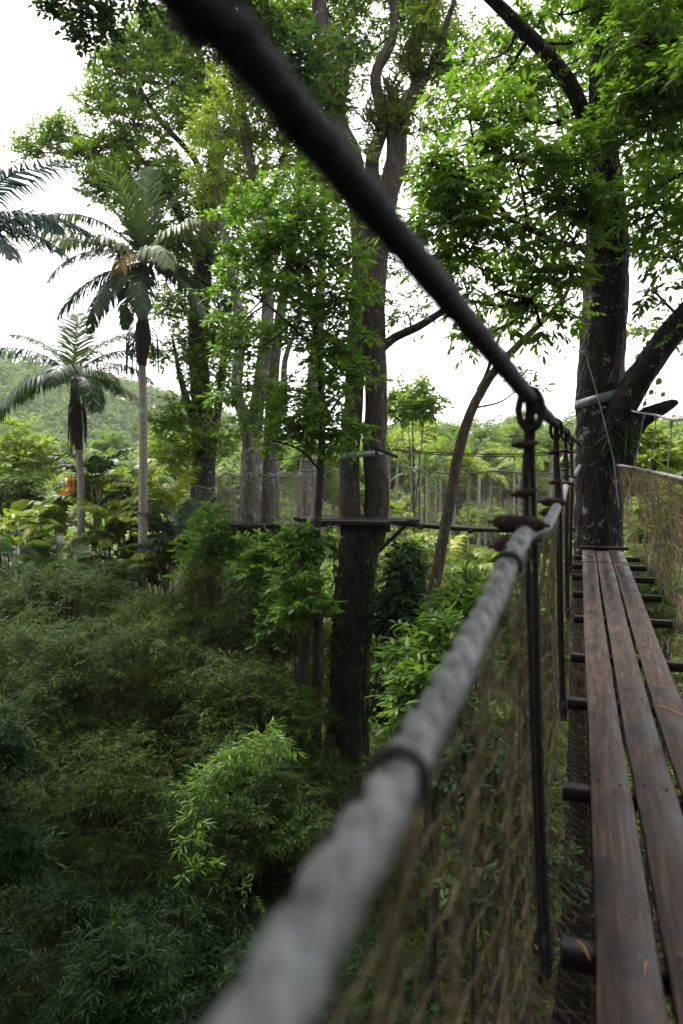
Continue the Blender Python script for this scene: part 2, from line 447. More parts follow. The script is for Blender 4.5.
def skel_pts(tubes):
    return np.vstack([smooth(t[0], t[1], 6)[0] for t in tubes])

# ================================================================== the near rope bridge
def soft(u, xs, ys, w=.9):
    return sum(np.interp(np.asarray(u, float) + k * w, xs, ys) for k in (-1, -.6, -.3, 0, .3, .6, 1)) / 7


def deck_z(u): return soft(u, [-3, 1.7, 3.2, 4.6, 5.9, 8.4, 10.3, 11.5], [-1.26, -1.27, -1.295, -1.27, -1.15, -.965, -.905, -.9])
def deck_v(u): return soft(u, [-3, 1.7, 4.6, 5.9, 8.4, 11], [.055, .050, .042, .022, .003, .0], 1.3)


bridge = empty('rope_bridge', B(0, .3, -1.3), 'wet brown rope and plank footbridge with tan netting, running to the big forked tree', 'rope bridge')

# three plank rows, each row two boards long
PW, GAP = .161, .019
ROWS = [(-2.2, 8.92), (8.95, 10.22)]
for (ua, ub) in ROWS:
    for k in range(3):
        mb = MB(); g = np.random.default_rng(40 + k)
        us = np.arange(ua, ub + .01, .12); us[-1] = ub
        w0 = k * (PW + GAP)
        sm = lambda a: np.convolve(np.pad(g.standard_normal(len(us) + 8), 0), np.ones(9) / 9, 'valid') * a
        e0 = sm(.005); e1 = sm(.005)
        zz = sm(.006) + (.004 * k - .004) + .004 * np.sin(us * .9 + k * 2)
        prof = [(0, -.032), (1, -.032), (1, -.005), (.965, 0), (.5, .0025), (.035, 0), (0, -.005)]
        V = []
        for i, u in enumerate(us):
            dv, dz = deck_v(u), deck_z(u)
            for a, b in prof:
                V.append(B(u, dv + w0 + (e0[i] * (1 - a) + e1[i] * a) + a * PW, dz + b + zz[i] + .003 * (a - .5) * math.sin(u * .7 + k)))
        n = len(prof); m = len(us)
        F = [[i * n + j, i * n + (j + 1) % n, (i + 1) * n + (j + 1) % n, (i + 1) * n + j] for i in range(m - 1) for j in range(n)]
        mb.add(V, F)
        for i in (0, m - 1):
            c = V[i * n:(i + 1) * n]; cc = np.mean(c, 0)
            mb.add([cc] + c, [[0, 1 + j, 1 + (j + 1) % n] for j in range(n)])
        o = mb.build('plank', M['plank'], bridge, smooth_=False)
        # nail heads above every crossbar
mbb = MB(); mbb.box(B(10.25, .28, -.885), BR * .33, BD * .035, UP * .022, .006); mbb.build('end_batten', M['plank'], bridge, smooth_=False)

BARS = [-.2, .93, 2.0, 3.14, 4.36, 5.27, 6.36, 7.3, 8.2, 9.0, 9.8]
for i, u in enumerate(BARS):
    mb = MB(); dz = deck_z(u) - .032 - .034; v0 = deck_v(u)
    c = B(u, v0 + .315, dz); tilt = .02 * math.sin(i * 2.3)
    mb.box(c, BR * (.415 + .02 * math.sin(i * 5)) + BD * tilt, BD * .034, UP * .032, .005)
    mb.build('crossbar', M['bar'], bridge, smooth_=False)


scr = None
for u in BARS[1:]:
    for k in range(3):
        for q in (.035, .125):
            if scr is None:
                mb = MB(); a = np.arange(10) * 2 * PI / 10
                V = [[0, 0, .004]] + [[.0055 * math.cos(t), .0055 * math.sin(t), .003] for t in a] + [[.0065 * math.cos(t), .0065 * math.sin(t), 0] for t in a]
                mb.add(V, [[0, 1 + i, 1 + (i + 1) % 10] for i in range(10)]); mb.add(V, [[1 + i, 11 + i, 11 + (i + 1) % 10, 1 + (i + 1) % 10] for i in range(10)])
                o = scr = mb.build('screw', M['rust'], None); o.parent = bridge
            else:
                o = scr.copy(); COL.objects.link(o)
            p = B(u + rng.normal(0, .008), deck_v(u) + k * (PW + GAP) + q + rng.normal(0, .004), deck_z(u) + .004 * k - .002) - parent_loc(bridge)
            o.location = [float(c) for c in p]


def curve_interp(pts):
    P, _ = smooth(pts, .1, 12)
    U = (P - CAM) @ BD
    o = np.argsort(U)
    return lambda u: np.stack([np.interp(u, U[o], P[o, k]) for k in range(3)], -1)


cabL_pts = [B(-2.6, -.22, .52), B(-.8, -.20, .42), W(100, -125, .40), W(235, 40, .52), W(400, 240, .80), W(480, 337, 1.2), W(529, 397, 1.88), W(546, 415, 2.6), W(556, 424, 3.97), W(566, 432, 6.2), W(571, 438, 8), W(580, 444, 10.15)]
railL_pts = [B(-2.6, -.18, -.10), B(-1.2, -.17, -.16), B(-.3, -.165, -.25), W(170, 1190, .27), W(300, 950, .42), W(430, 722, .82), W(488, 610, 1.3), W(525, 535, 1.86), W(546, 527, 2.7), W(557, 507, 3.97), W(562, 500, 5), W(566, 486, 6.2), W(571, 480, 8), W(580, 466, 10.1)]
railR_pts = [B(-2.6, .80, -.05), B(0, .82, -.05), B(3, .80, -.02), W(724, 487, 4.2), W(683, 479, 5.1), W(656, 473, 6.6), W(634, 468, 8.3), W(617, 465, 9.95)]
cabR_pts = [B(-2.6, .9, .50), B(0, .9, .42), B(3, .88, .40), W(683, 419, 5.2), W(655, 415, 7.0), W(636, 412, 9.2), W(627, 409, 10.3)]
cabL, railL, railR, cabR = map(curve_interp, (cabL_pts, railL_pts, railR_pts, cabR_pts))


def twisted(name, pts, R, pitch, mat, step=.02, strands=3, fuzz=0, seed=0, sub=12, off=.42, thick=.62):
    P, _ = smooth(pts, .1, sub); P, s = resample(P, step)
    T = nrm(np.gradient(P, axis=0)); X = nrm(np.cross(T, UP)); Y = np.cross(X, T)
    mb = MB(); g = np.random.default_rng(seed)
    for k in range(strands):
        a = s / pitch * 2 * PI + k * 2 * PI / strands
        wob = 1 + .05 * np.sin(s * 23 + k) + .05 * np.sin(s * 9.1 + k * 2.1) + .03 * g.standard_normal(len(s))
        C = P + (np.cos(a)[:, None] * X + np.sin(a)[:, None] * Y) * R * off
        mb.tube(C, R * thick * wob, 9, 1)
    if fuzz:
        n = fuzz; i = g.integers(0, len(P) - 1, n); a = g.uniform(0, 2 * PI, n)
        rad = np.cos(a)[:, None] * X[i] + np.sin(a)[:, None] * Y[i]
        p = P[i] + T[i] * g.uniform(0, step, n)[:, None] + rad * R * .9
        d = nrm(rad + g.standard_normal((n, 3)) * .8 + T[i] * .6)
        V, F = leaf_arrays(p, d, g.standard_normal((n, 3)), g.uniform(.006, .018, n), .07, 'diamond')
        mb.add(V, F)
    return mb.build(name, mat, bridge)


twisted('top_cable', cabL_pts, .0205, .10, M['dark_rope'], fuzz=9000, seed=1, off=.24, thick=.78)
twisted('hand_rope', railL_pts, .0258, .24, M['rope'], step=.012, strands=3, fuzz=14000, seed=2, off=.40, thick=.63)
twisted('hand_rope', railR_pts, .019, .2, M['thin'], step=.03, seed=3)
twisted('top_cable', cabR_pts, .012, .12, M['thin'], step=.03, seed=4)
# dark whippings wound round the hand rope
P_, _ = smooth(railL_pts, .1, 12)
for px, py, d, L in [(386, 800, .66, .02), (503, 580, 1.55, .02)]:
    q = W(px, py, d); i = np.argmin(np.linalg.norm(P_ - q, axis=1)); T = nrm(P_[i + 1] - P_[i - 1]); X = nrm(np.cross(T, UP)); Y = np.cross(X, T)
    mb = MB(); t = np.linspace(0, 1, 70); a = t * 2 * PI * 3
    mb.tube(P_[i] + T * (t[:, None] - .5) * L + (np.cos(a)[:, None] * X + np.sin(a)[:, None] * Y) * .0285, .0042, 6, 1)
    mb.build('whipping', M['hanger'], bridge)


def clamp(mb, c, ax, L, r, seed):
    t = np.linspace(-1, 1, 9); rr = r * np.array([.5, .8, .97, 1, .92, .98, 1, .72, .42])
    mb.tube([c + ax * L * .5 * q for q in t], rr, 12, 2, bump=.10, seed=seed)
    mb.tube([c - ax * L * .62, c + ax * L * .60], [.006, .006], 8, 1)


def hanger(u, side, full=True):
    top = (cabL if side < 0 else cabR)(u); mid = (railL if side < 0 else railR)(u)
    v = deck_v(u) + (-.135 if side < 0 else .745)
    bot = B(u, v, deck_z(u) - .07)
    mb = MB(); T = BD
    r = .0092 if side < 0 else .0034
    for s in (-1, 1):
        o = BR * s * r * 1.15 + BD * s * .006
        mb.tube([top + o * .5, top * .5 + mid * .5 + o * .8, mid + o * .9 + BR * side * -.008, mid * .5 + bot * .5 + o * .8, bot + o * .8], r, 7, 6)
    a = np.linspace(0, 2 * PI, 25)
    for q in (-1, 1):                                # eye splice round the cable
        cc = top - UP * .012
        mb.tube(cc[None] + np.cos(a)[:, None] * BR * (r * 3.5) + np.sin(a)[:, None] * UP * (r * 4.2) + BD * q * .008 - UP * .018 * (1 - np.sin(a))[:, None], r * 1.1, 7, 1, cap=False)
    b_ = np.linspace(0, 4 * PI, 30)
    mb.tube(bot[None] + np.cos(b_)[:, None] * UP * .055 + np.sin(b_)[:, None] * BD * .05 + BR * np.linspace(-.02, .02, 30)[:, None] - UP * .0, r * .9, 6, 1)
    h = mb.build('hanger', M['hanger'] if side < 0 else M['thin'], bridge)
    if full:
        ax = nrm(BR + UP * .05)
        for k, (zf, L, rr) in enumerate([(.34, .062, .0125), (.70, .062, .0125)]):
            cb = MB(); clamp(cb, top + (mid - top) * zf - BR * .012 - BD * .014, nrm(ax + UP * (.15 if k else .05)), L, rr, k); cb.build('clamp', M['rust'], h)
        for k, dz in enumerate((.026, -.030)):
            cb = MB(); clamp(cb, mid + UP * dz - BR * (.022 + .012 * k) - BD * .035, nrm(ax + UP * (-.1 if k == 0 else .12)), .14 - .025 * k, .026, k + 5); cb.build('clamp', M['rust'], h)
    else:
        cb = MB(); clamp(cb, mid - BD * .01, BR, .06, .012, 3); cb.build('clamp', M['rust'], h)
    return h


for u in (-.35, 2.0, 4.22, 6.5, 8.6): hanger(u, -1)
for u in (-.3, 2.0, 4.3, 6.36, 7.6, 8.9): hanger(u, 1, False)
mb = MB(); q0 = railL(4.5); mb.tube([cabL(4.45) - UP * .2 , q0 + BR * .02 + UP * .03, q0 - UP * .1], .011, 8, 5); tp = mb.build('tape_cord', M['thin'], bridge)
mb = MB()
for k in (.30, .62, .8):
    c = cabL(4.45) * (1 - k) + (q0 - UP * .1) * k + BR * .014; mb = MB(); mb.tube([c - UP * .012, c + UP * .012], .0135, 8, 1); mb.build('red_mark', M['red'], tp)

# netting: left side, under the deck, right side, as one sheet of diamond mesh
gN = np.random.default_rng(5)


def net_surface(u, w):
    """w 0..1 left side from hand rope to foot, 1..2 below the deck, 2..3 right side up to its hand rope"""
    u = np.asarray(u, float); w = np.asarray(w, float)
    z = deck_z(u); v = deck_v(u)
    a = railL(u); d = railR(u)
    def bb(uu, vv, zz): return CAM + BD * uu[..., None] + BR * vv[..., None] + UP * zz[..., None]
    fl = bb(u, v - .16, z - .06); fr = bb(u, v + .78, z - .06)
    l1 = bb(u, v - .10, z - .16); r1 = bb(u, v + .62, z - .16)
    t0 = np.clip(w, 0, 1)[..., None]; t1 = np.clip(w - 1, 0, 1)[..., None]; t2 = np.clip(w - 2, 0, 1)[..., None]
    left = a * (1 - t0) + fl * t0 - BR * (.035 * np.sin(t0 * PI) * (1 + .5 * np.sin(u * 2.9)[..., None])) + BR * .012 * np.sin(u * 11 + w * 9)[..., None]
    e = np.sin(t1 * PI)
    bot = fl * (1 - t1) + fr * t1 - UP * (.13 * e ** .6 + .02 * np.sin(u * 5)[..., None] * e)
    right = fr * (1 - t2) + d * t2 + BR * (.10 * np.sin(t2 * PI) * (1 + .4 * np.sin(u * 2.1 + 1)[..., None])) + BR * .02 * np.sin(u * 7 + w * 8)[..., None]
    return np.where((w <= 1)[..., None], left, np.where((w <= 2)[..., None], bot, right))


def net_mesh(surf, u0, u1, w0, w1, rate, pitch, r, seg, mb, sides=3, jit=.0012, g=gN, both=(1, -1)):
    """diamond strands: u runs `rate` metres while w runs from w0 to w1"""
    n = int((u1 - u0 + rate) / pitch)
    t = np.linspace(0, 1, seg)
    for sgn in both:
        for i in range(n):
            s = u0 - rate + (i + .5) * pitch if sgn > 0 else u0 + (i + .5) * pitch
            uu = s + sgn * rate * t + pitch * .10 * np.sin(t * 40 + i * 1.7)
            if sgn < 0: uu = s - rate * t + pitch * .10 * np.sin(t * 33 + i)
            ok = (uu >= u0) & (uu <= u1)
            if ok.sum() < 2: continue
            ww = w0 + (w1 - w0) * t[ok]
            P = surf(uu[ok], ww) + g.normal(0, jit, (ok.sum(), 3))
            mb.tube(P, r, sides, 1, cap=False)


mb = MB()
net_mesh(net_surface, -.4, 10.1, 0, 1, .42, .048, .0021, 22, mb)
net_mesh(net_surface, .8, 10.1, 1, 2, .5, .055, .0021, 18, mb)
mbr = MB(); net_mesh(net_surface, 2.5, 10.1, 2, 3, .75, .068, .0033, 24, mbr)
ROWS_ = [(w, -.4, .0022) for w in np.linspace(.06, .96, 15)] + [(w, .8, .002) for w in np.linspace(1.05, 1.95, 9)] + [(w, 2.5, .0033) for w in np.linspace(2.05, 2.95, 17)]
for w, ua, r in ROWS_:
    uu = np.arange(ua, 10.1, .05); (mb if w < 2 else mbr).tube(net_surface(uu, np.full(len(uu), w) + .008 * np.sin(uu * 60 + w * 40)) + .0012 * gN.standard_normal((len(uu), 3)), r, 4, 1, cap=False)
for w in (.04, .97, 2.03, 2.97):                      # border cords
    uu = np.linspace(-.4 if w < 1 else 2.5, 10.1, 110); (mb if w < 2 else mbr).tube(net_surface(uu, np.full(len(uu), w)), .0035, 5, 1)
mb.build('netting', M['net_wet_shaded'], bridge); mbr.build('netting', M['net'], bridge)

# net sheet gathered in front of the trunk
def end_net(u, w):
    a = W(617, 466, 9.95); c = B(10.15, .60, -.93); e = B(9.6, .74, -1.0)
    t = np.asarray(w)[..., None]; s = np.asarray(u)[..., None]
    return (a * (1 - t) + c * t) * (1 - s) + (railR(np.full(np.shape(u), 9.5)) * (1 - t) + e * t) * s
mb = MB(); net_mesh(end_net, 0, 1, 0, 1, .9, .09, .0028, 14, mb, jit=.008); mb.build('netting', M['net'], bridge)

# ------------------------------------------------------------------ straw on the planks
for i, (x0, y0, x1, y1, dz) in enumerate([(657, 705, 690, 719, .012), (577, 941, 590, 960, -.02), (648, 963, 644, 975, .004), (634, 655, 640, 657, .006)]):
    def dk(x, y):
        z = -1.27
        for _ in range(6):
            r_ = ray(x, y); t = z / r_[2]; q = r_ * t; z = float(deck_z(q @ BD)) + dz
        return CAM + q
    a, b = dk(x0, y0), dk(x1, y1)
    mb = MB(); mb.tube([a, (a + b) / 2 + BD * .012 + UP * .004, b], [.0022, .003, .0014], 6, 4)
    tag(mb.build('straw', M['straw']), ['long orange straw lying across the right plank row', 'bent straw caught on the crossbar left of the nearest planks', 'tiny curled straw on the near end of the middle planks', 'short straw in the plank gap halfway along the bridge'][i], 'straw')


# ================================================================== trees
def tree_obj(name, base, label, cat='tree', group=None):
    return empty(name, base, label, cat, group)


def wood_tubes(tubes, sides=12, bump=.05, flute=.05, seed=0, sub=6):
    mb = MB()
    for i, t in enumerate(tubes):
        mb.tube(t[0], t[1], sides if i == 0 else max(6, sides - 3), sub, bump=bump, flute=flute, seed=seed + i)
    return mb


def Wp(*pts): return [W(*p) for p in pts]


# ---- 1. the big forked tree that carries the bridge
g = np.random.default_rng(101)
b0 = W(598, 548, 10.35); base = np.array([b0[0], b0[1], gz(b0[0], b0[1]) - .2])
T1 = [
    ([base, base + UP * 2, b0 - UP * 2, W(598, 540, 10.35), W(597, 500, 10.35), W(597, 460, 10.35), W(598, 425, 10.35), W(600, 385, 10.35), W(603, 330, 10.35), W(606, 270, 10.35), W(607, 215, 10.35), W(604, 150, 10.4), W(602, 80, 10.5), W(601, 0, 10.6), W(600, -130, 10.8), W(596, -260, 11)],
     [.75, .50, .38, .345, .32, .315, .325, .34, .335, .33, .29, .215, .19, .175, .14, .08]),
    (Wp((604, 455, 10.25), (613, 428, 10.1), (640, 378, 9.8), (683, 318, 9.5), (760, 235, 9.1), (880, 120, 8.6)), [.24, .22, .185, .165, .14, .1]),
    (Wp((606, 175, 10.4), (585, 118, 10.2), (560, 70, 10.0), (495, 2, 9.6), (430, -60, 9.2)), [.13, .12, .105, .085, .05]),
    (Wp((608, 545, 10.6), (613, 500, 10.55), (618, 462, 10.4), (626, 436, 10.2), (643, 419, 10.0), (662, 409, 9.9), (672, 404, 9.85), (678, 402, 9.8)), [.13, .18, .26, .22, .13, .095, .07, .03]),
    (Wp((604, 250, 10.2), (570, 245, 9.6), (535, 232, 9.0), (480, 205, 8.4)), [.05, .04, .03, .015]),
    (Wp((604, 300, 10.2), (580, 270, 9.8), (555, 275, 9.4), (530, 300, 9.0)), [.035, .03, .02, .01]),
    (Wp((603, 100, 10.5), (640, 60, 10.2), (690, 30, 9.6), (760, -30, 9)), [.09, .07, .05, .03]),
    (Wp((606, 225, 10.4), (640, 200, 10.4), (680, 175, 10.0), (720, 170, 9.6)), [.06, .05, .035, .02]),
]
bt = tree_obj('forked_tree', base, 'huge dark lichen-spotted forked tree at the end of the plank bridge')
wood = wood_tubes(T1, 18, .05, .035, 1)
sk = skel_pts(T1)
E1 = [(452, 112, 9.9, 26, 14, 9), (482, 62, 10.6, 28, 14, 8), (528, 92, 10.2, 26, 14, 9), (448, 258, 8.9, 22, 12, 7), (468, 300, 9.1, 22, 12, 6), (430, 200, 8.8, 16, 14, 6), (540, 325, 9.3, 20, 12, 6), (562, 310, 9.6, 16, 12, 5), (510, 20, 10.8, 26, 14, 7), (462, 262, 8.7, 26, 14, 9), (462, 185, 8.6, 40, 22, 30), (515, 158, 9.2, 44, 22, 34), (560, 205, 9.4, 38, 26, 34), (446, 222, 8.4, 30, 18, 20), (505, 240, 8.9, 44, 20, 28), (548, 280, 9.2, 32, 20, 18),
      (500, 292, 9.0, 26, 16, 9), (505, 112, 9.6, 36, 20, 20), (550, 85, 10.6, 30, 18, 14), (585, 150, 9.5, 30, 24, 22), (598, 205, 9.3, 22, 18, 14), (436, 168, 8.6, 22, 14, 9), (487, 335, 9.4, 20, 14, 5), (522, 320, 9.3, 22, 12, 6), (470, 120, 9.4, 26, 16, 9), (575, 245, 9.3, 20, 14, 9),
      (645, 45, 9.6, 50, 36, 50), (650, 125, 9.7, 44, 34, 36), (668, 205, 9.5, 36, 26, 26), (690, 85, 9.0, 50, 40, 32), (640, 0, 10, 46, 34, 34), (672, 258, 9.6, 32, 16, 11), (655, 292, 9.6, 22, 14, 5), (560, 15, 11.2, 34, 22, 14), (520, 40, 11, 26, 18, 8),
      (640, 172, 11.4, 36, 30, 20), (560, 125, 11.5, 46, 30, 16), (610, -60, 10.4, 90, 50, 50), (700, 322, 9.4, 26, 18, 9), (645, 242, 10.5, 24, 16, 8), (655, 30, 11.6, 60, 46, 46), (672, 150, 11.8, 44, 40, 34), (610, 40, 11.8, 40, 36, 26), (690, 240, 11, 30, 30, 16), (665, 85, 9.2, 34, 30, 26), (520, 70, 11.6, 40, 24, 14)]
foliage(E1, 'crown', LM['bridge'], bt, sk, wood, g, tr=.40, twigs=6, per=10, ll=.13, lw=.36, kind='hex', droop=.5, dens=.74, br=.017, spread=.75, sz=(.5, 1.35))
wood.build('trunk', M['bark_dark'], bt)
mb = MB(); fern = W(620, 432, 10.05)                   # grass-like fern tuft hanging below the broken limb
n = 120; d = nrm(g.standard_normal((n, 3)) * np.array([.5, .5, .3]) - UP * .75)
V, F = leaf_arrays(W(620, 428, 10.0) + g.normal(0, .09, (n, 3)), d, rnd_dir(g, n), g.uniform(.25, .55, n), .055, 'hex', .25); mb.add(V, F)
tag(mb.build('hanging_fern', LM['dark'], None, False), 'thin-leaved fern hanging below the broken mossy limb of the bridge tree', 'fern')
vine = empty('climbing_plant', W(652, 402, 9.9), 'small climbing plant with a few round leaves above the broken limb', 'climbing plant')
mb = MB(); mb.tube(Wp((640, 418, 10), (646, 396, 9.95), (637, 385, 9.9)), .008, 5, 5); mb.tube(Wp((646, 400, 9.95), (655, 394, 9.9), (662, 386, 9.85)), .007, 5, 5); mb.tube(Wp((655, 394, 9.9), (659, 372, 9.85)), .005, 5, 3); mb.build('stem', M['bark_mid'], vine)
mb = MB()
for px, py, s in [(659, 381, .14), (652, 391, .11), (637, 401, .12), (664, 393, .10), (646, 402, .09), (634, 388, .07)]:
    mb = MB(); V, F = leaf_arrays(W(px - 3, py + 4, 9.85)[None], nrm(np.array([[.5, .1, .6]])), np.array([[.2, -1, .3]]), s, .75, 'hex', .05); mb.add(V, F); mb.build('leaf', LM['broad'], vine, False)
# grey strap and guy rope on it
mb = MB(); a = np.linspace(PI * .62, PI * 2.05, 26)
cs = W(600, 398, 10.35)
up_ = [cs + np.array([math.cos(q) * .356, math.sin(q) * .356, .055 + .10 * math.cos(q - PI)*-1]) for q in a]; lo_ = [cs + np.array([math.cos(q) * .358, math.sin(q) * .358, -.085 + .085 * math.cos(q - PI)*-1]) for q in a]
V = []
for i in range(len(a)):
    for rr in (0, .012):
        o = np.array([math.cos(a[i]), math.sin(a[i]), 0]) * rr
        V += [up_[i] + o, lo_[i] + o]
F = []
for i in range(len(a) - 1):
    p, q = i * 4, i * 4 + 4
    F += [[p, q, q + 1, p + 1], [p + 2, p + 3, q + 3, q + 2], [p, p + 2, q + 2, q], [p + 1, q + 1, q + 3, p + 3]]
mb.add(V, F); tag(mb.build('trunk_strap', M['strap']), 'slack grey strap wrapped round the bridge tree below its fork', 'strap')
gr = MB(); gr.tube(Wp((585, 352, 9.95), (600, 405, 9.9), (614, 461, 9.85)), .010, 7, 4); gr.tube(Wp((614, 461, 9.85), (617, 490, 9.85), (619, 508, 9.9)), .012, 7, 4)
gr.tube(Wp((588, 352, 9.99), (583, 351, 9.97), (580, 352, 10.1)), .008, 6, 2)
tag(gr.build('guy_rope', M['thin']), 'pale guy rope slanting down the bridge tree to the right netting', 'rope')

# ---- 2. twin-stemmed platform tree
g = np.random.default_rng(102)
DA = 17.5
bb_ = W(346, 800, DA); base = np.array([bb_[0], bb_[1], gz(bb_[0], bb_[1]) - .2])
TA = [
    ([base, W(345, 800, DA), W(349, 720, DA), W(353, 640, DA), W(357, 575, DA), W(360, 530, DA), W(362, 514, DA)], [.95, .66, .53, .50, .50, .50, .22]),
    (Wp((353, 545, DA - .1), (350, 500, DA - .1), (350, 450, DA), (354, 400, DA), (357, 330, DA), (361, 260, DA), (354, 165, DA), (336, 118, DA), (341, 70, DA), (321, 25, DA), (318, -40, DA), (300, -130, DA)), [.3, .26, .25, .24, .23, .24, .25, .22, .2, .17, .1]),
    (Wp((370, 545, DA), (377, 500, DA), (374, 450, DA), (376, 400, DA), (374, 330, DA), (375, 270, DA), (383, 210, DA), (396, 160, DA), (399, 118, DA), (419, 86, DA), (414, 45, DA), (434, 4, DA), (445, -80, DA)), [.34, .31, .29, .28, .29, .31, .28, .25, .22, .2, .17, .1]),
    (Wp((380, 225, DA), (372, 165, DA), (384, 120, DA), (376, 75, DA), (394, 30, DA), (388, -60, DA)), [.2, .18, .16, .14, .12, .08]),
    (Wp((378, 352, DA), (395, 338, DA), (420, 326, DA - .3), (445, 310, DA - .6), (470, 292, DA - 1)), [.12, .11, .10, .08, .04]),
    (Wp((345, 110, DA), (318, 70, DA), (296, 20, DA + .5), (280, -40, DA + 1)), [.12, .09, .07, .04]),
    (Wp((405, 100, DA), (425, 80, DA), (440, 40, DA - .6), (455, 0, DA - 1)), [.12, .10, .08, .06]),
    (Wp((356, 380, DA), (340, 350, DA - .5), (322, 330, DA - 1), (300, 320, DA - 1.6)), [.09, .07, .05, .03]),
]
ta = tree_obj('twin_stem_tree', base, 'tall grey tree whose two stems rise through the middle platform, epiphytes on its limbs')
wood = wood_tubes(TA, 16, .05, .06, 21)
for k in range(9):                                      # lianas climbing the lower trunk
    x = 340 + g.uniform(-14, 24); pts = []
    for y in np.linspace(800, 540, 9):
        x += g.normal(0, 5); x = np.clip(x, 334, 380); pts.append(W(x, y, DA - .58 + .1 * abs(x - 356) / 20 + (.0 if y < 700 else -.08 * (y - 700) / 100)))
    wood.tube(pts, [.03, .025, .02], 5, 4)
sk = skel_pts(TA)
EA = [(440, 20, 18.6, 28, 28, 18), (345, 35, 18.8, 34, 46, 26), (312, 20, 18.2, 30, 30, 20), (405, 35, 18.9, 30, 40, 18), (446, 60, 17.6, 20, 40, 18), (430, 130, 18.4, 22, 30, 12), (385, -5, 18.6, 50, 22, 26), (330, 110, 18.2, 22, 28, 14), (362, 60, 19, 20, 30, 10),
      (402, 180, 18.3, 16, 22, 8), (300, 85, 18.2, 30, 30, 18), (275, 30, 18, 30, 40, 24), (430, 180, 18.4, 20, 22, 9), (408, 315, 17.3, 20, 14, 6), (455, 268, 16.8, 22, 16, 7), (440, 225, 17.8, 24, 20, 11), (465, 60, 17.2, 16, 36, 12), (395, 260, 18.4, 14, 22, 7), (370, -50, 17.5, 90, 40, 60), (310, 180, 18, 30, 30, 14), (420, 20, 16.8, 14, 16, 4), (352, 150, 16.9, 12, 14, 4)]
foliage(EA, 'crown', LM['fine'], ta, sk, wood, g, tr=.5, twigs=6, per=8, ll=.145, lw=.42, kind='hex', droop=.3, dens=1.35, br=.02)
wood.build('trunk', M['bark_mid'], ta)
mb = MB(); n = 420; yy = g.uniform(540, 790, n); k = g.random(n) ** 1.4; xx = 357 - (yy - 530) * .045 + np.where(g.random(n) < .6, 1, -1) * (4 + 18 * (1 - k * .6))
P = np.array([W(a_, b_, DA - .62 + .012 * abs(a_ - 352)) for a_, b_ in zip(xx, yy)]); V, F = leaf_arrays(P, nrm(rnd_dir(g, n) * .7 - UP * .6), rnd_dir(g, n) * .6 + np.array([0, -1, .5]), g.uniform(.1, .24, n), .5, 'hex', .2); mb.add(V, F)
vn = empty('trunk_vine', W(352, 790, DA), 'leafy vine creeping up the trunk below the middle platform', 'vine'); mb.build('foliage', LM['broad'], vn, False)
mb = MB(); [mb.tube([W(340 + q * 9, 800, DA - .66), W(344 + q * 7, 700, DA - .6), W(349 + q * 6, 610, DA - .58), W(352 + q * 5, 545, DA - .58)], [.03, .02, .012], 5, 5) for q in (-1, .3, 1.6)]; mb.build('stem', M['bark_mid'], vn)
# epiphyte clumps sitting on the limbs
for i, (px, py, lab, sz) in enumerate([(331, 55, 'mossy epiphyte clump on the left limb of the twin-stemmed tree', .55), (393, 95, 'yellowish bromeliad clump on the middle limb of the twin-stemmed tree', .45), (411, 62, 'bushy epiphyte clump high on the right limb of the twin-stemmed tree', .5),
                                        (372, 118, 'small yellow epiphyte tuft in the fork of the twin-stemmed tree', .4), (402, 122, 'dark epiphyte mass below the right limb of the twin-stemmed tree', .5), (340, 85, 'spiky epiphyte low on the left limb of the twin-stemmed tree', .4), (428, 22, 'leafy epiphyte near the top of the right limb of the twin-stemmed tree', .5)]):
    mb = MB(); n = 260; d = nrm(rnd_dir(g, n) + UP * .3)
    V, F = leaf_arrays(W(px, py, DA - .25) + g.normal(0, sz * .33, (n, 3)) * np.array([.8, .8, 1.2]), d, rnd_dir(g, n) + UP, g.uniform(.5, 1, n) * sz, .13, 'hex', .3); mb.add(V, F)
    tag(mb.build('epiphyte', LM['moss'], None, False), lab, 'epiphyte')
mb = MB(); a = np.linspace(PI * .9, PI * 2.1, 20); cs = W(362, 455, DA)
V = []; F = []
for q in a:
    for z in (.075, -.075):
        for rr in (1, 1.03): V.append(cs + np.array([math.cos(q) * .585 * rr, math.sin(q) * .36 * rr, z + .05 * math.cos(q)]))
for i in range(len(a) - 1):
    p, q = 4 * i, 4 * i + 4; F += [[p, q, q + 2, p + 2], [p + 1, p + 3, q + 3, q + 1], [p, p + 1, q + 1, q], [p + 2, q + 2, q + 3, p + 3]]
mb.add(V, F); tag(mb.build('trunk_strap', M['blue_strap']), 'pale blue strap round both stems of the middle platform tree', 'strap')

# ---- 3. broad-leaved tree in front of the twin-stemmed one
g = np.random.default_rng(103)
DF = 15.6
bx = W(312, 700, DF); base = np.array([bx[0], bx[1], gz(bx[0], bx[1]) - .1])
TF = [([base, W(318, 640, DF), W(315, 560, DF), W(320, 480, DF), (W(322, 420, DF)), W(318, 350, DF), W(308, 280, DF), W(296, 220, DF)], [.14, .12, .10, .09, .085, .075, .055, .03]),
      (Wp((321, 430, DF), (335, 405, DF - .3), (350, 385, DF - .6)), [.04, .03, .02]), (Wp((318, 350, DF), (290, 325, DF - .2), (262, 300, DF)), [.04, .03, .02]), (Wp((320, 470, DF), (300, 450, DF - .3), (272, 440, DF - .4)), [.035, .03, .02]),
      (Wp((310, 290, DF), (335, 270, DF), (352, 262, DF - .4)), [.035, .03, .02])]
tf = tree_obj('broadleaf_tree', base, 'slim bright green broad-leaved tree growing just left of the twin-stemmed platform tree')
wood = wood_tubes(TF, 9, .04, .03, 31); sk = skel_pts(TF)
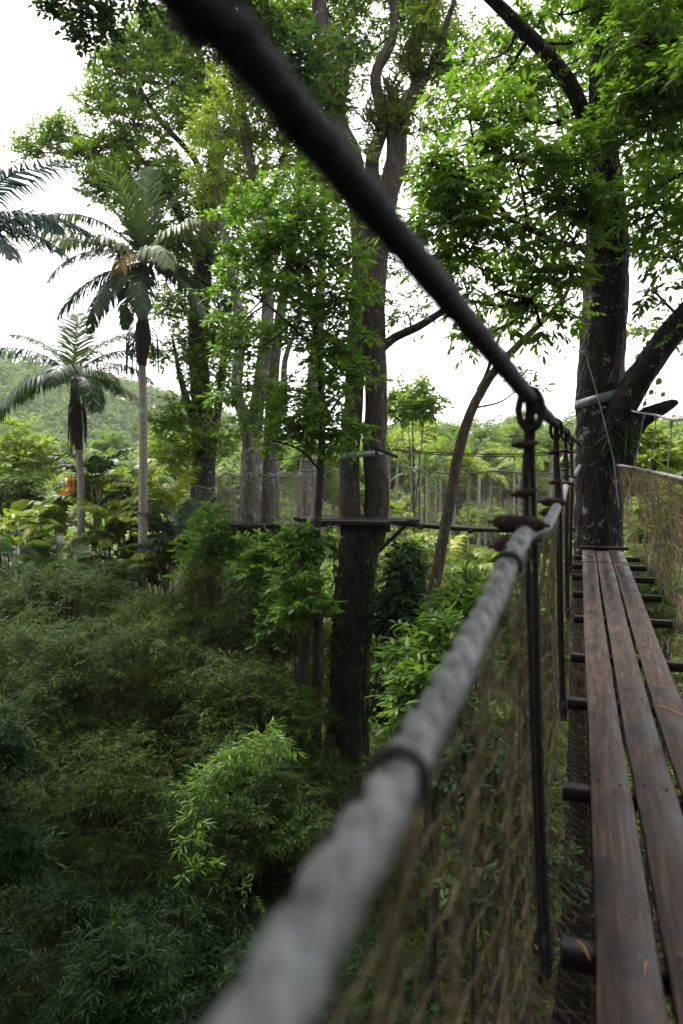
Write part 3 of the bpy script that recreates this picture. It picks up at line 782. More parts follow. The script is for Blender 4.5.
EF = [(225, 390, 16.6, 18, 14, 9), (255, 250, 16.2, 26, 20, 14), (300, 345, 16, 22, 16, 10), (230, 320, 17, 20, 18, 9), (265, 420, 16, 20, 12, 8), (365, 375, 15.3, 12, 12, 5), (250, 385, 16.2, 24, 16, 13), (232, 345, 16.4, 22, 18, 12), (285, 320, 15.9, 28, 18, 14), (345, 375, 15.2, 22, 14, 12), (300, 415, 15.4, 28, 14, 13), (235, 290, 16.4, 24, 18, 13), (360, 300, 15.4, 18, 14, 9), (315, 315, 15.2, 22, 16, 11), (290, 235, 15.6, 42, 30, 30), (325, 255, 15.4, 34, 26, 26), (262, 265, 15.8, 34, 26, 24), (300, 285, 15.4, 40, 24, 26), (338, 300, 15.2, 34, 22, 20), (250, 215, 16, 30, 24, 16), (320, 215, 15.8, 36, 24, 22), (350, 340, 15.2, 24, 16, 12), (315, 345, 15.3, 32, 20, 18),
      (330, 392, 15.1, 30, 18, 18), (318, 425, 15.1, 34, 18, 20), (285, 440, 15.2, 30, 13, 16), (342, 425, 15, 24, 15, 12), (265, 345, 15.8, 26, 18, 10), (345, 262, 15.3, 22, 16, 10), (290, 390, 15.6, 20, 14, 7), (330, 455, 15.2, 22, 14, 8), (282, 190, 16, 30, 20, 14)]
foliage(EF, 'crown', LM['broad'], tf, sk, wood, g, tr=.40, twigs=6, per=6, ll=.175, lw=.44, kind='hex', droop=.3, dens=.85, br=.012)
wood.build('trunk', M['bark_mid'], tf)

# ---- 4. left pair of pale stems with their platform
g = np.random.default_rng(104)
DB = 20.5
def gbase(px, d):
    p = W(px, 600, d); return np.array([p[0], p[1], float(gz(p[0], p[1])) - .2])
b1 = gbase(247, DB)
TB = [([b1, W(247, 600, DB), W(248, 540, DB), W(250, 480, DB), W(252, 440, DB), W(258, 400, DB), (W(266, 340, DB)), W(268, 290, DB), W(262, 220, DB), W(246, 140, DB), W(236, 60, DB), W(228, -30, DB)], [.5, .34, .30, .30, .27, .22, .2, .18, .16, .14, .11, .06]),
      (Wp((251, 460, DB - .1), (245, 420, DB - .2), (237, 390, DB - .2), (240, 340, DB - .2), (236, 300, DB - .2), (225, 240, DB), (215, 180, DB)), [.2, .19, .17, .16, .14, .10, .06]),
      (Wp((262, 220, DB), (280, 170, DB), (292, 120, DB), (300, 70, DB)), [.10, .08, .06, .03]), (Wp((246, 140, DB), (225, 115, DB), (205, 70, DB)), [.07, .05, .03])]
tb = tree_obj('pale_stemmed_tree', b1, 'pale-barked tree forking above the left round platform')
wood = wood_tubes(TB, 12, .05, .05, 41); sk = skel_pts(TB)
EB = [(240, 70, 20.5, 40, 34, 30), (262, 120, 20.5, 34, 30, 24), (225, 130, 20.5, 34, 30, 22), (215, 175, 20.3, 30, 26, 16), (290, 100, 20.4, 28, 32, 20), (250, 30, 20.5, 44, 30, 30), (280, 160, 20.5, 26, 22, 14), (238, 185, 20.8, 30, 22, 12)]
foliage(EB, 'crown', LM['yellow'], tb, sk, wood, g, tr=.5, twigs=6, per=6, ll=.17, lw=.42, kind='hex', droop=.25, br=.02, dens=1.5)
wood.build('trunk', M['bark_pale'], tb)
b2 = gbase(268, DB + .4)
TB2 = [([b2, W(268, 600, DB + .4), W(269, 540, DB + .4), W(271, 480, DB + .4), W(272, 430, DB + .4), W(273, 380, DB + .4), W(280, 320, DB + .4), W(292, 250, DB + .4), W(300, 180, DB + .4), W(310, 110, DB + .4)], [.45, .3, .28, .27, .24, .19, .16, .14, .1, .05]),
       (Wp((272, 440, DB + .3), (283, 405, DB + .2), (285, 360, DB + .2), (300, 320, DB)), [.14, .12, .09, .05]), (Wp((274, 410, DB + .3), (288, 398, DB), (302, 396, DB)), [.06, .05, .03])]
tb2 = tree_obj('pale_stemmed_tree', b2, 'darker straight-stemmed tree touching the right side of the left round platform')
wood = wood_tubes(TB2, 12, .05, .05, 51); sk = skel_pts(TB2)
foliage([(305, 150, 21, 34, 36, 22), (285, 215, 21, 30, 26, 14), (312, 110, 21, 30, 30, 18), (330, 180, 20.8, 26, 26, 12), (262, 395, 20, 12, 16, 6), (240, 430, 19.9, 16, 18, 8)], 'crown', LM['fine'], tb2, sk, wood, g, tr=.45, twigs=6, per=6, ll=.18, lw=.42, droop=.25, br=.02)
wood.build('trunk', M['bark_pale'], tb2)

# ---- 5. dark tree behind the palms, crown filling the upper left
g = np.random.default_rng(105)
DC = 26.
b3 = gbase(203, DC)
TC = [([b3, W(203, 520, DC), W(204, 450, DC), W(202, 400, DC), W(198, 340, DC), W(203, 270, DC), W(210, 200, DC), W(214, 140, DC), W(205, 80, DC), W(190, 20, DC)], [.6, .46, .42, .40, .36, .34, .28, .22, .16, .08]),
      (Wp((202, 440, DC), (190, 410, DC), (180, 375, DC), (172, 335, DC)), [.20, .16, .11, .04]), (Wp((203, 470, DC), (214, 430, DC), (222, 380, DC), (226, 330, DC), (238, 270, DC)), [.22, .18, .15, .11, .05]),
      (Wp((203, 270, DC), (180, 215, DC), (150, 170, DC), (125, 140, DC)), [.18, .15, .11, .06]), (Wp((212, 180, DC), (235, 120, DC), (255, 70, DC)), [.16, .12, .07]), (Wp((210, 200, DC), (195, 160, DC), (160, 120, DC), (135, 80, DC)), [.15, .12, .09, .05]), (Wp((206, 240, DC), (235, 210, DC), (262, 190, DC)), [.13, .1, .06]),
      (Wp((205, 80, DC), (230, 40, DC), (245, 0, DC)), [.1, .08, .05])]
tc_ = tree_obj('spreading_tree', b3, 'large dark-trunked spreading tree behind the royal palm, crown filling the upper left')
wood = wood_tubes(TC, 12, .05, .06, 61); sk = skel_pts(TC)
EC = [(215, 350, 25.5, 26, 24, 13), (170, 300, 26, 26, 22, 12), (235, 330, 25.5, 24, 22, 11), (195, 335, 25.5, 24, 24, 12), (100, 110, 26, 20, 16, 10), (245, 270, 25.8, 24, 26, 12), (160, 225, 26, 34, 24, 18), (160, 420, 25.8, 16, 14, 7), (120, 185, 26, 30, 22, 14), (140, 55, 26, 34, 22, 26), (120, 75, 26, 26, 16, 14), (170, 85, 26, 40, 30, 36), (205, 115, 26, 36, 34, 34), (135, 125, 26, 34, 26, 26), (105, 150, 26, 26, 18, 14), (150, 175, 25.8, 38, 26, 28), (185, 195, 26, 38, 28, 28), (110, 190, 26, 24, 18, 12), (160, 40, 26, 30, 24, 20), (215, 60, 26, 36, 30, 28), (190, 20, 26, 36, 26, 26), (225, 205, 26, 34, 26, 20),
      (240, 160, 26.5, 30, 26, 18), (210, 255, 26, 30, 22, 16), (178, 255, 26, 30, 20, 14), (225, 300, 26.3, 24, 24, 10), (180, 310, 26, 24, 18, 8), (170, 350, 25.8, 18, 16, 7), (205, 370, 25.6, 24, 20, 12), (185, 420, 25.4, 26, 18, 14), (210, 440, 25.2, 24, 20, 14), (180, 455, 25.2, 18, 14, 8), (195, 395, 25.6, 20, 16, 8), (255, 230, 26, 28, 24, 14), (120, 100, 26, 18, 14, 7), (62, 128, 27, 16, 9, 9), (42, 143, 27, 18, 9, 9), (75, 146, 27, 15, 8, 6), (30, 152, 27, 14, 7, 5), (90, 160, 26.5, 18, 10, 6)]
foliage(EC, 'crown', LM['fine'], tc_, sk, wood, g, tr=.62, twigs=6, per=8, ll=.19, lw=.45, droop=.22, dens=1.75, br=.025)
wood.build('trunk', M['bark_dark'], tc_)

# ---- 6. leaning slender tree
g = np.random.default_rng(106)
DD = 15.2
bd = gbase(432, 15.4)
TD = [([bd, W(433, 620, DD + .1), W(436, 580, DD), W(443, 540, DD), W(451, 495, DD), W(458, 455, DD), W(468, 420, DD), W(480, 394, DD), W(494, 372, DD - .1), W(519, 344, DD - .2), W(548, 316, DD - .3), (W(566, 294, DD - .4)), W(574, 270, DD - .4)], [.17, .14, .128, .122, .12, .116, .11, .104, .095, .08, .062, .045, .03]),
      (Wp((478, 390, DD), (486, 375, DD), (498, 340, DD), (512, 312, DD)), [.05, .045, .03, .02]), (Wp((474, 408, DD), (500, 402, DD - .3), (520, 388, DD - .6)), [.025, .02, .012]), (Wp((548, 316, DD - .3), (540, 295, DD - .3), (545, 275, DD - .3)), [.03, .02, .015])]
td = tree_obj('leaning_tree', bd, 'slender brown tree leaning right behind the far footbridge')
wood = wood_tubes(TD, 12, .06, .02, 71); sk = skel_pts(TD)
foliage([(520, 300, 15, 26, 20, 6), (560, 270, 14.8, 30, 20, 8), (495, 330, 15, 14, 12, 3), (585, 290, 14.8, 18, 18, 4), (525, 385, 14.6, 10, 8, 2)], 'crown', LM['fine'], td, sk, wood, g, tr=.35, twigs=5, per=6, ll=.17, lw=.4, droop=.3, br=.012)
wood.build('trunk', M['bark_slender'], td)

# ---- 7. straight pale trunk seen between the two platforms
g = np.random.default_rng(107)
be = gbase(306, 25)
TE = [([be, W(305, 560, 25), W(306, 500, 25), W(309, 450, 25), W(312, 400, 25), W(318, 330, 25), W(322, 260, 25), W(325, 190, 25)], [.42, .34, .31, .29, .26, .22, .16, .08]),
      (Wp((318, 330, 25), (300, 290, 25), (285, 240, 25)), [.1, .08, .04])]
te = tree_obj('straight_tree', be, 'straight pale grey trunk standing between the two tree platforms')
wood = wood_tubes(TE, 12, .04, .04, 81); sk = skel_pts(TE)
foliage([(325, 180, 25, 40, 34, 20), (290, 235, 25, 36, 30, 16), (350, 220, 25, 30, 30, 12)], 'crown', LM['yellow'], te, sk, wood, g, tr=.6, twigs=6, per=6, ll=.24, lw=.42, droop=.25, br=.025)
wood.build('trunk', M['bark_pale'], te)

# ---- 8. tree holding the far end of the far footbridge, hidden behind the bridge tree
g = np.random.default_rng(108)
bh = gbase(603, 16.4)
TH_ = [([bh, W(603, 620, 16.4), W(602, 540, 16.4), W(601, 460, 16.4), W(600, 380, 16.4), W(602, 280, 16.4), W(606, 180, 16.4), W(612, 90, 16.4)], [.4, .28, .25, .23, .21, .17, .12, .06]),
       (Wp((601, 400, 16.4), (650, 350, 16.4), (700, 310, 16.4)), [.07, .05, .03])]
th_ = tree_obj('bridge_end_tree', bh, 'tree directly behind the huge forked tree, holding the far footbridge end')
wood = wood_tubes(TH_, 10, .05, .05, 91); sk = skel_pts(TH_)
foliage([(640, 90, 16.4, 60, 50, 30), (560, 120, 16.4, 60, 40, 24), (690, 180, 16.4, 50, 40, 20), (660, 330, 16.4, 30, 24, 8), (620, 10, 16.4, 70, 50, 30)], 'crown', LM['fine'], th_, sk, wood, g, tr=.55, twigs=6, per=6, ll=.2, lw=.42, droop=.25, br=.02)
wood.build('trunk', M['bark_mid'], th_)

# ---- 9. tree overhead, its dark leaves hanging into the top left corner
g = np.random.default_rng(109)
bo = np.array([-6.5, -3.0, float(gz(-6.5, -3.)) - .2])
TO = [([bo, bo + np.array([.2, .1, 5]), bo + np.array([.1, .4, 11]), bo + np.array([.6, .9, 16]), bo + np.array([1.5, 2, 20])], [.6, .42, .36, .3, .15]),
      ([bo + np.array([.2, .5, 12]), bo + np.array([1.5, 4, 14.5]), bo + np.array([3, 8, 16]), W(225, 10, 13.2), W(265, 70, 13.4), W(315, 120, 13.6)], [.22, .18, .13, .09, .06, .02]),
      ([bo + np.array([.4, .8, 15]), bo + np.array([4, 1.5, 18.]), bo + np.array([8, 2.5, 20])], [.2, .14, .07]), ([bo + np.array([1.5, 4, 14.5]), W(60, -60, 13.5), W(90, 15, 14)], [.1, .07, .03])]
to_ = tree_obj('overhanging_tree', bo, 'dark small-leaved tree overhanging the top edge from behind the viewpoint')
wood = wood_tubes(TO, 12, .05, .05, 95); sk = skel_pts(TO)
foliage([(245, 25, 13.2, 40, 30, 34), (280, 80, 13.4, 40, 28, 30), (215, 15, 13.2, 30, 24, 22), (310, 115, 13.5, 28, 18, 14), (265, 50, 13.6, 34, 26, 20), (75, 10, 13.8, 28, 18, 16), (95, 40, 14, 22, 14, 9), (320, 60, 13.5, 26, 26, 14), (180, -10, 13.3, 50, 24, 26), (110, -10, 13.8, 40, 22, 20)],
        'crown', LM['dark'], to_, sk, wood, g, tr=.4, twigs=6, per=7, ll=.15, lw=.45, droop=.3, br=.015)
mbx = MB()  # extra canopy added above the frame to shade the thicket below
for c, r, n in [((-12, 13, 24.2), (6, 5, 1.4), 420), ((-15, 9, 22.5), (5, 6, 2), 260), ((-5, 5.5, 18.6), (7, 4, 1.2), 620), ((-4, 4.5, 19.5), (6.5, 4, 1.6), 330), ((-9, 7, 19.5), (5, 4, 1.6), 200), ((0, 1.5, 19), (5, 4, 1.8), 160), ((-2, 2.5, 20), (6, 5, 2.6), 210), ((3, -1, 22), (6, 5, 2.4), 160), ((-7, -2, 21), (5, 5, 2.8), 150), ((-8, 5, 18.5), (4, 4, 2), 90)]:
    P, O = ell_tufts(g, np.array(c, float), np.array(r, float), n, .2); tuft_leaves(mbx, g, P, O, .8, 6, 7, .42, .55, 'diamond', .3)
mbx.build('added_shade_crown', LM['dark'], to_, smooth_=False)
wood.build('trunk', M['bark_dark'], to_)


# ================================================================== palms
def frond_mesh(base, az, elev, L, droop, leafL, n=42, width=.085, hang=.35, rr=.022, g=None, vshape=.35, twist=0., kind='hex'):
    """feather frond; az is a horizontal direction vector; returns a collector in world space"""
    g = g or rng
    mb = MB()
    m = 22; s = np.linspace(0, 1, m); ang = elev - droop * s ** 1.25
    h = nrm(np.array([az[0], az[1], 0.]))
    T = np.cos(ang)[:, None] * h + np.sin(ang)[:, None] * UP
    P = base + np.vstack([np.zeros(3), np.cumsum((T[1:] + T[:-1]) * .5, 0) * (L / (m - 1))])
    mb.tube(P, np.linspace(rr, rr * .2, m), 5, 1)
    sd0 = nrm(np.cross(h, UP)); up = np.cross(sd0, T)
    sd = np.cos(twist) * sd0 + np.sin(twist) * up
    t = np.linspace(.12, .995, n)
    for sg in (1, -1):
        p = np.stack([np.interp(t, s, P[:, k]) for k in range(3)], 1)
        tt = nrm(np.stack([np.interp(t, s, T[:, k]) for k in range(3)], 1)); uu = nrm(np.stack([np.interp(t, s, up[:, k]) for k in range(3)], 1))
        ss = nrm(np.cross(tt, uu)) if twist == 0 else nrm(np.stack([np.interp(t, s, sd[:, k]) for k in range(3)], 1))
        sw = (.55 + .5 * t)[:, None]
        d = ss * sg * 1.0 + tt * sw + uu * vshape * (1 - t[:, None]) - UP * hang * .5 + g.normal(0, .11, p.shape)
        ll = leafL * (np.sin(np.clip(t * .88 + .12, 0, 1) * PI) ** .55) * g.uniform(.85, 1.1, n)
        ll = ll * (g.random(n) > .05)
        # two-piece drooping leaflet: first half along d, second half bending down
        d = nrm(d); mid = p + d * (ll * .52)[:, None]; d2 = nrm(d - UP * hang * 1.5 + tt * .1)
        w = (width * leafL)
        a = nrm(np.cross(d, uu)); 
        tip = mid + d2 * (ll * .5)[:, None]
        w1 = a * w * .35; w2 = a * w * .5
        V = np.stack([p - w1, p + w1, mid + w2, tip, mid - w2], 1)
        k = np.arange(n)[:, None] * 5
        mb.add(V.reshape(-1, 3), k + np.array([[0, 1, 2, 4]])); mb.T.append((k + np.array([[4, 2, 3]]) + mb.n - n * 5).astype(np.int32))
    return mb


def hdir(px, fwd):                                     # horizontal direction: screen-right px, away fwd
    return np.array([px, fwd, 0.])


# ---- royal palm
g = np.random.default_rng(201)
DP = 22.
rp_base = W(142, 585, DP); rp_base = np.array([rp_base[0] - .02, rp_base[1], gz(rp_base[0], rp_base[1]) - .2])
rp = empty('royal_palm', rp_base, 'tallest palm with a slim pale trunk and one dry yellow frond', 'palm tree')
mb = MB(); mb.tube([rp_base, W(142.5, 585, DP), W(143, 520, DP), W(143.5, 450, DP), W(143, 400, DP), W(142, 362, DP)], [.22, .16, .145, .135, .125, .12], 12, 6, bump=.02); mb.build('trunk', M['palm_trunk'], rp)
mb = MB(); mb.tube([W(142, 366, DP), W(142, 350, DP), W(142.5, 335, DP), W(143, 318, DP)], [.13, .22, .26, .17], 12, 5, bump=.12, seed=4)
for k in range(70):
    a = g.uniform(0, 6.28); p = W(142 + 10 * math.cos(a), 326 + g.uniform(0, 24), DP + .3 * math.sin(a)); mb.tube([p, p + np.array([math.cos(a) * .18, math.sin(a) * .18, -.25]), p + np.array([math.cos(a) * .2, math.sin(a) * .2, -.6 - .4 * g.random()])], .014, 3, 2)
mb.build('flower_skirt', M['fibre'], rp)
mb = MB(); mb.tube([W(143, 322, DP), W(143.5, 295, DP), W(144, 268, DP), W(145, 245, DP)], [.17, .16, .12, .05], 12, 5); mb.build('crownshaft', M['crownshaft'], rp)
fb = W(144, 262, DP)
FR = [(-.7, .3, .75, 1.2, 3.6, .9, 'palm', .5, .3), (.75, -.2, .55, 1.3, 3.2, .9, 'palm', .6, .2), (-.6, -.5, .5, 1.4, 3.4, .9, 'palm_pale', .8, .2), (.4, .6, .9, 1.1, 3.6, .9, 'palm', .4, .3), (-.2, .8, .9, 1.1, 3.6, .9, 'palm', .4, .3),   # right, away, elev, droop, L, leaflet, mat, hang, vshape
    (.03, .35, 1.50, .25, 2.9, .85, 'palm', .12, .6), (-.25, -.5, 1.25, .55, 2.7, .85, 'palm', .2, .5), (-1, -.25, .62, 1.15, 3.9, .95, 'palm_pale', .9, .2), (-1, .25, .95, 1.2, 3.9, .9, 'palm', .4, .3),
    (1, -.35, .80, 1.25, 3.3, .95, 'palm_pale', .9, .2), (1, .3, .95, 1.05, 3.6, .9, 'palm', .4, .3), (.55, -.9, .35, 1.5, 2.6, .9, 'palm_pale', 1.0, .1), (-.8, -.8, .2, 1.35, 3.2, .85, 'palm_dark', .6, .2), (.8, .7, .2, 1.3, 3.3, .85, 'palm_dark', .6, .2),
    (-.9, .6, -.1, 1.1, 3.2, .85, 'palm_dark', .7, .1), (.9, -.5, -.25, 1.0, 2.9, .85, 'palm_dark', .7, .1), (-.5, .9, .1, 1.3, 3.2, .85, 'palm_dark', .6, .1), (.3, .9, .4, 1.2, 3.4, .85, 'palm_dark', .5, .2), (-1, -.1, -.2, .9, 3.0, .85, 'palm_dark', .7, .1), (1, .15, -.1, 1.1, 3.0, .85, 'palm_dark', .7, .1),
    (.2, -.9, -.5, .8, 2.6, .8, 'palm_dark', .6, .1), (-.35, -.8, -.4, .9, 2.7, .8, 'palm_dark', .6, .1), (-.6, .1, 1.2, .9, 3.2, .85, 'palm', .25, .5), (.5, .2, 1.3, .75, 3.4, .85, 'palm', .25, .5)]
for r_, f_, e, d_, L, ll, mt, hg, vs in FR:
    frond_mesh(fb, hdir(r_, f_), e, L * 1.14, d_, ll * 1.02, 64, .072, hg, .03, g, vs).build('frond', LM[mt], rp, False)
o = frond_mesh(fb, hdir(-.45, -1), .45, 1.9, 2.7, .8, 44, .1, .9, .03, g, .0).build('frond', LM['palm_dry'], rp, False); o['label'] = 'dry yellow hanging frond'

# ---- second palm
g = np.random.default_rng(202)
D2 = 25.
p2 = W(79, 590, D2); p2b = np.array([p2[0], p2[1], gz(p2[0], p2[1]) - .2])
pp = empty('feather_palm', p2b, 'shorter dark-crowned palm with a pale trunk left of the royal palm', 'palm tree')
mb = MB(); mb.tube([p2b, W(80.5, 590, D2), W(81, 540, D2), W(81, 490, D2), W(79, 448, D2)], [.2, .15, .14, .135, .13], 12, 5, bump=.02); mb.build('trunk', M['palm_trunk'], pp)
mb = MB(); mb.tube([W(79, 450, D2), W(77, 420, D2), W(75, 392, D2), W(74, 368, D2)], [.15, .17, .16, .08], 12, 5, bump=.05)
for k in range(60):
    a = g.uniform(0, 6.28); p = W(77 + 6 * math.cos(a), 400 + g.uniform(-6, 14), D2 + .2 * math.sin(a)); mb.tube([p, p + np.array([math.cos(a) * .1, math.sin(a) * .1, -.5]), p + np.array([math.cos(a) * .12, math.sin(a) * .12, -.9 - .8 * g.random()])], .014, 3, 2)
mb.build('fibre_sheath', M['fibre'], pp)
fb = W(74, 376, D2)
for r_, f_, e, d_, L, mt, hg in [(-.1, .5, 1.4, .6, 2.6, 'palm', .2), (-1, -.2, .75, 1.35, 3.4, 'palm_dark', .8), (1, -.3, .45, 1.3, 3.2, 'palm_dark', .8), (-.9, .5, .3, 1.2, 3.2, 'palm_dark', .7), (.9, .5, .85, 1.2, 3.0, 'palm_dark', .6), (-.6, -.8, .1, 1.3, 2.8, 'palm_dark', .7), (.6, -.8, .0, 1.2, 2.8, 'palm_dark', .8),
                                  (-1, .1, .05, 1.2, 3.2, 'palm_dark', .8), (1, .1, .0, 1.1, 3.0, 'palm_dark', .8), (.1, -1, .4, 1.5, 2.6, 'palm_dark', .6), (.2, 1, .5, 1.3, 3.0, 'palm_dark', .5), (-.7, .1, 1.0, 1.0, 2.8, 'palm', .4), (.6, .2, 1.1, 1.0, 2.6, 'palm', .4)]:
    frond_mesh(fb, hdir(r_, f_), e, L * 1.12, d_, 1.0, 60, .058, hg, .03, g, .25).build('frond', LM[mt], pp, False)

# ---- blue-green palm entering at the left edge
g = np.random.default_rng(203)
D3 = 17.
p3 = W(-52, 420, D3); p3b = np.array([p3[0], p3[1], gz(p3[0], p3[1]) - .2]); fb = W(-48, 232, D3)
p3o = empty('blue_green_palm', p3b, 'palm with glossy blue-green fronds cut off by the left edge', 'palm tree')
mb = MB(); mb.tube([p3b, p3b * .5 + fb * .5, fb - UP * .1], [.2, .15, .13], 12, 8, bump=.02); mb.build('trunk', M['palm_trunk'], p3o)
for r_, f_, e, d_, L in [(1, -.2, .85, 1.05, 3.0), (1, .25, .55, 1.1, 2.7), (.7, -.9, .75, 1.2, 2.7), (1, 0, .25, 1.1, 2.5), (.5, .9, .8, 1.1, 2.8), (-.6, .4, .9, 1.2, 2.8), (-.9, -.6, .6, 1.2, 2.8), (.4, -.6, 1.2, .9, 2.6), (.9, -.6, .0, .9, 2.3), (0, -1, .3, 1.2, 2.6)]:
    frond_mesh(fb, hdir(r_, f_), e, L * 1.3, d_, .95, 64, .07, .6, .028, g, .2).build('frond', LM['blue'], p3o, False)


# ---- slim palms of the plantation behind the far bridge (three crowns shared)
def crown_proto(seed, nf, L, mat):
    g = np.random.default_rng(seed); mb = MB()
    for k in range(nf):
        a = 2 * PI * k / nf + g.uniform(-.2, .2)
        q = frond_mesh(np.zeros(3), np.array([math.cos(a), math.sin(a), 0]), g.uniform(.1, 1.35), L * g.uniform(.85, 1.1), g.uniform(.9, 1.5), L * .24, 20, .12, .5, .02, g, .3)
        for V in q.V: pass
        off = mb.n; mb.V += q.V; mb.Q += [f + off for f in q.Q]; mb.T += [f + off for f in q.T]; mb.n += q.n
    return mb


protos = []
for i, (L, mt) in enumerate([(2.1, 'far'), (2.4, 'palm'), (1.9, 'fern')]):
    root = empty('slim_palm', (0, 0, 0))
    mb = MB(); mb.tube([(0, 0, -1), (.05, 0, 3), (-.04, .05, 6), (0, 0, 9)], [.10, .075, .065, .055], 8, 4, bump=.02, seed=i); mb.build('trunk', M['plantation_trunk'], root)
    c = crown_proto(300 + i, 11, L, mt).build('crown', LM[mt], root, False); c.location = (0, 0, 9)
    protos.append(root)
GPALM = 'slim palms in rows behind the far footbridge'
g = np.random.default_rng(301)
spots = []
for k in range(150):
    d = g.uniform(27, 62); px = g.uniform(388, 690)
    if px > 575 and g.random() < .35: continue
    p = W(px, 500, d)
    if all((p[0] - q[0]) ** 2 + (p[1] - q[1]) ** 2 > .9 for q in spots): spots.append(p)
for i, p in enumerate(spots[:50]):
    o = protos[i] if i < 3 else copy_tree(protos[i % 3])
    z = float(gz(p[0], p[1])); H = CAMZ + (485 - g.uniform(430, 478)) / 683 * p[1] - z; s = max(.5, H / 9.)
    o.location = (float(p[0]), float(p[1]), z); o.scale = (min(1.2, s * 1.0), min(1.2, s * 1.0), s); o.rotation_euler = (g.normal(0, .02), g.normal(0, .02), g.uniform(0, 6.28))
    tag(o, 'thin pale-trunked palm in the plantation behind the far footbridge', 'palm tree', GPALM)

# ================================================================== far footbridges and platforms
def foot_bridge(name, label, A, Bp, width, rail, cab, seed, npl, rails_col='net_pale', sag=.12):
    g = np.random.default_rng(seed)
    A = np.asarray(A, float); Bp = np.asarray(Bp, float)
    root = empty(name, (A + Bp) / 2, label, 'rope bridge')
    L = np.linalg.norm(Bp - A); dx = nrm(Bp - A); dx[2] = 0; dx = nrm(dx); sd = np.cross(dx, UP)
    def pt(t, off, h): 
        t = np.asarray(t, float)
        return A + (Bp - A) * t[..., None] + sd * off + UP * (h - sag * np.sin(t * PI))[..., None]
    for k in range(3):
        mb = MB(); t = np.linspace(0, 1, 16); w = width / 3
        c = pt(t, (k - 1) * w, np.zeros(16)); hw = w * .46
        V = []
        for q in c: V += [q - sd * hw - UP * .09, q + sd * hw - UP * .09, q + sd * hw, q - sd * hw]
        F = [[i * 4 + j, i * 4 + (j + 1) % 4, i * 4 + 4 + (j + 1) % 4, i * 4 + 4 + j] for i in range(15) for j in range(4)] + [[0, 3, 2, 1], [60, 61, 62, 63]]
        mb.add(V, F); mb.build('plank', M['deck_far'], root, False)
    n = max(3, int(L / 1.0))
    for i in range(n):
        t = (i + .5) / n; mb = MB(); c = pt(np.array([t]), 0, np.zeros(1))[0] - UP * .08
        mb.box(c, sd * width * .8, dx * .045, UP * .045); mb.build('crossbar', M['deck_far'], root, False)
    for s in (-1, 1):
        t = np.linspace(0, 1, 20); rl = pt(t, s * (width / 2 + .22), np.full(20, rail)) - UP * (.10 * np.abs(np.sin(t * PI * n / 2)))[:, None]
        mb = MB(); mb.tube(rl, .016, 6, 3); mb.build('hand_rope', M['thin'], root)
        mb = MB(); mb.tube(pt(t, s * (width / 2 + .25), np.full(20, cab)), .016, 6, 2); mb.build('top_cable', M['hanger'], root)
        for i in range(0, n, 2):
            tt = np.array([(i + .5) / n]); mb = MB(); mb.tube([pt(tt, s * (width / 2 + .25), np.full(1, cab))[0], pt(tt, s * (width / 2 + .22), np.full(1, rail))[0], pt(tt, s * width * .72, np.zeros(1))[0]], .011, 5, 2); mb.build('hanger', M['hanger'], root)
        def sf(u, w):
            tt = u / L; w3 = w[..., None]
            top = np.stack([np.interp(tt, t, rl[:, k]) for k in range(3)], -1)
            return top * (1 - w3) + pt(tt, s * width * .72, np.zeros(np.shape(tt))) * w3 + sd * s * .06 * np.sin(w3 * PI)
        mb = MB(); net_mesh(sf, 0, L, 0, 1, 1.9, .13, .0030, 14, mb, jit=.008, g=g)
        for w in (.3, .6):
            uu = np.linspace(0, L, 40); mb.tube(sf(uu, np.full(40, w)), .006, 4, 1)
        mb.build('netting', M[rails_col], root)
    return root


foot_bridge('rope_bridge', 'far rope footbridge running right from the twin-stemmed platform tree', W(398, 521, 17.1), W(603, 525, 15.9), .62, 1.38, 1.75, 401, 3)
foot_bridge('rope_bridge', 'short rope footbridge between the two tree platforms', W(283, 523, 20.0), W(338, 520, 18.0), .62, 1.45, 1.8, 402, 3, sag=.05)


def platform(label, c, r, seed, net=None, nb=9):
    g = np.random.default_rng(seed)
    root = empty('tree_platform', c, label, 'platform')
    w = 2 * r / nb
    for k in range(nb):
        x = -r + (k + .5) * w; hl = math.sqrt(max(.05, r * r - x * x)) * g.uniform(.95, 1.08)
        mb = MB(); mb.box(c + np.array([g.normal(0, .05), x, g.normal(0, .008)]), np.array([hl, 0, .01 * g.normal()]), np.array([0, w * .46, 0]), UP * .05, .006); mb.build('board', M['deck_far'], root, False)
    for s in (-1, 1):
        mb = MB(); mb.box(c + np.array([s * r * .45, 0, -.13]), np.array([.06, 0, 0]), np.array([0, r * .98, 0]), UP * .08); mb.build('joist', M['deck_far'], root, False)
        mb = MB(); mb.tube([c + np.array([s * r * .8, 0, -.15]), c + np.array([s * r * .3, 0, -.9])], .045, 6, 2); mb.build('brace', M['deck_far'], root)
    if net:
        h, a0, a1 = net
        def sf(u, ww):
            a = u / r; return c + np.stack([np.cos(a) * r * (1.02 - .02 * np.sin(ww * PI)), np.sin(a) * r * 1.02, (1 - ww) * (h - .06 * np.sin(a * 9)) + .02], -1)
        mb = MB(); net_mesh(sf, a0 * r, a1 * r, 0, 1, .9, .085, .0036, 12, mb, jit=.006, g=g)
        u = np.linspace(a0 * r, a1 * r, 60)
        mb.build('netting', M['net_pale'], root)
        mb = MB(); mb.tube(sf(u, np.zeros(60)), .02, 6, 1); mb.build('hand_rope', M['thin'], root)
        for k in range(9):
            uu = np.full(2, a0 * r + (a1 - a0) * r * k / 8); mb = MB(); mb.tube(sf(uu, np.array([0., 1.])) + UP * .0, .010, 6, 1); mb.build('net_post', M['thin'], root)
    return root


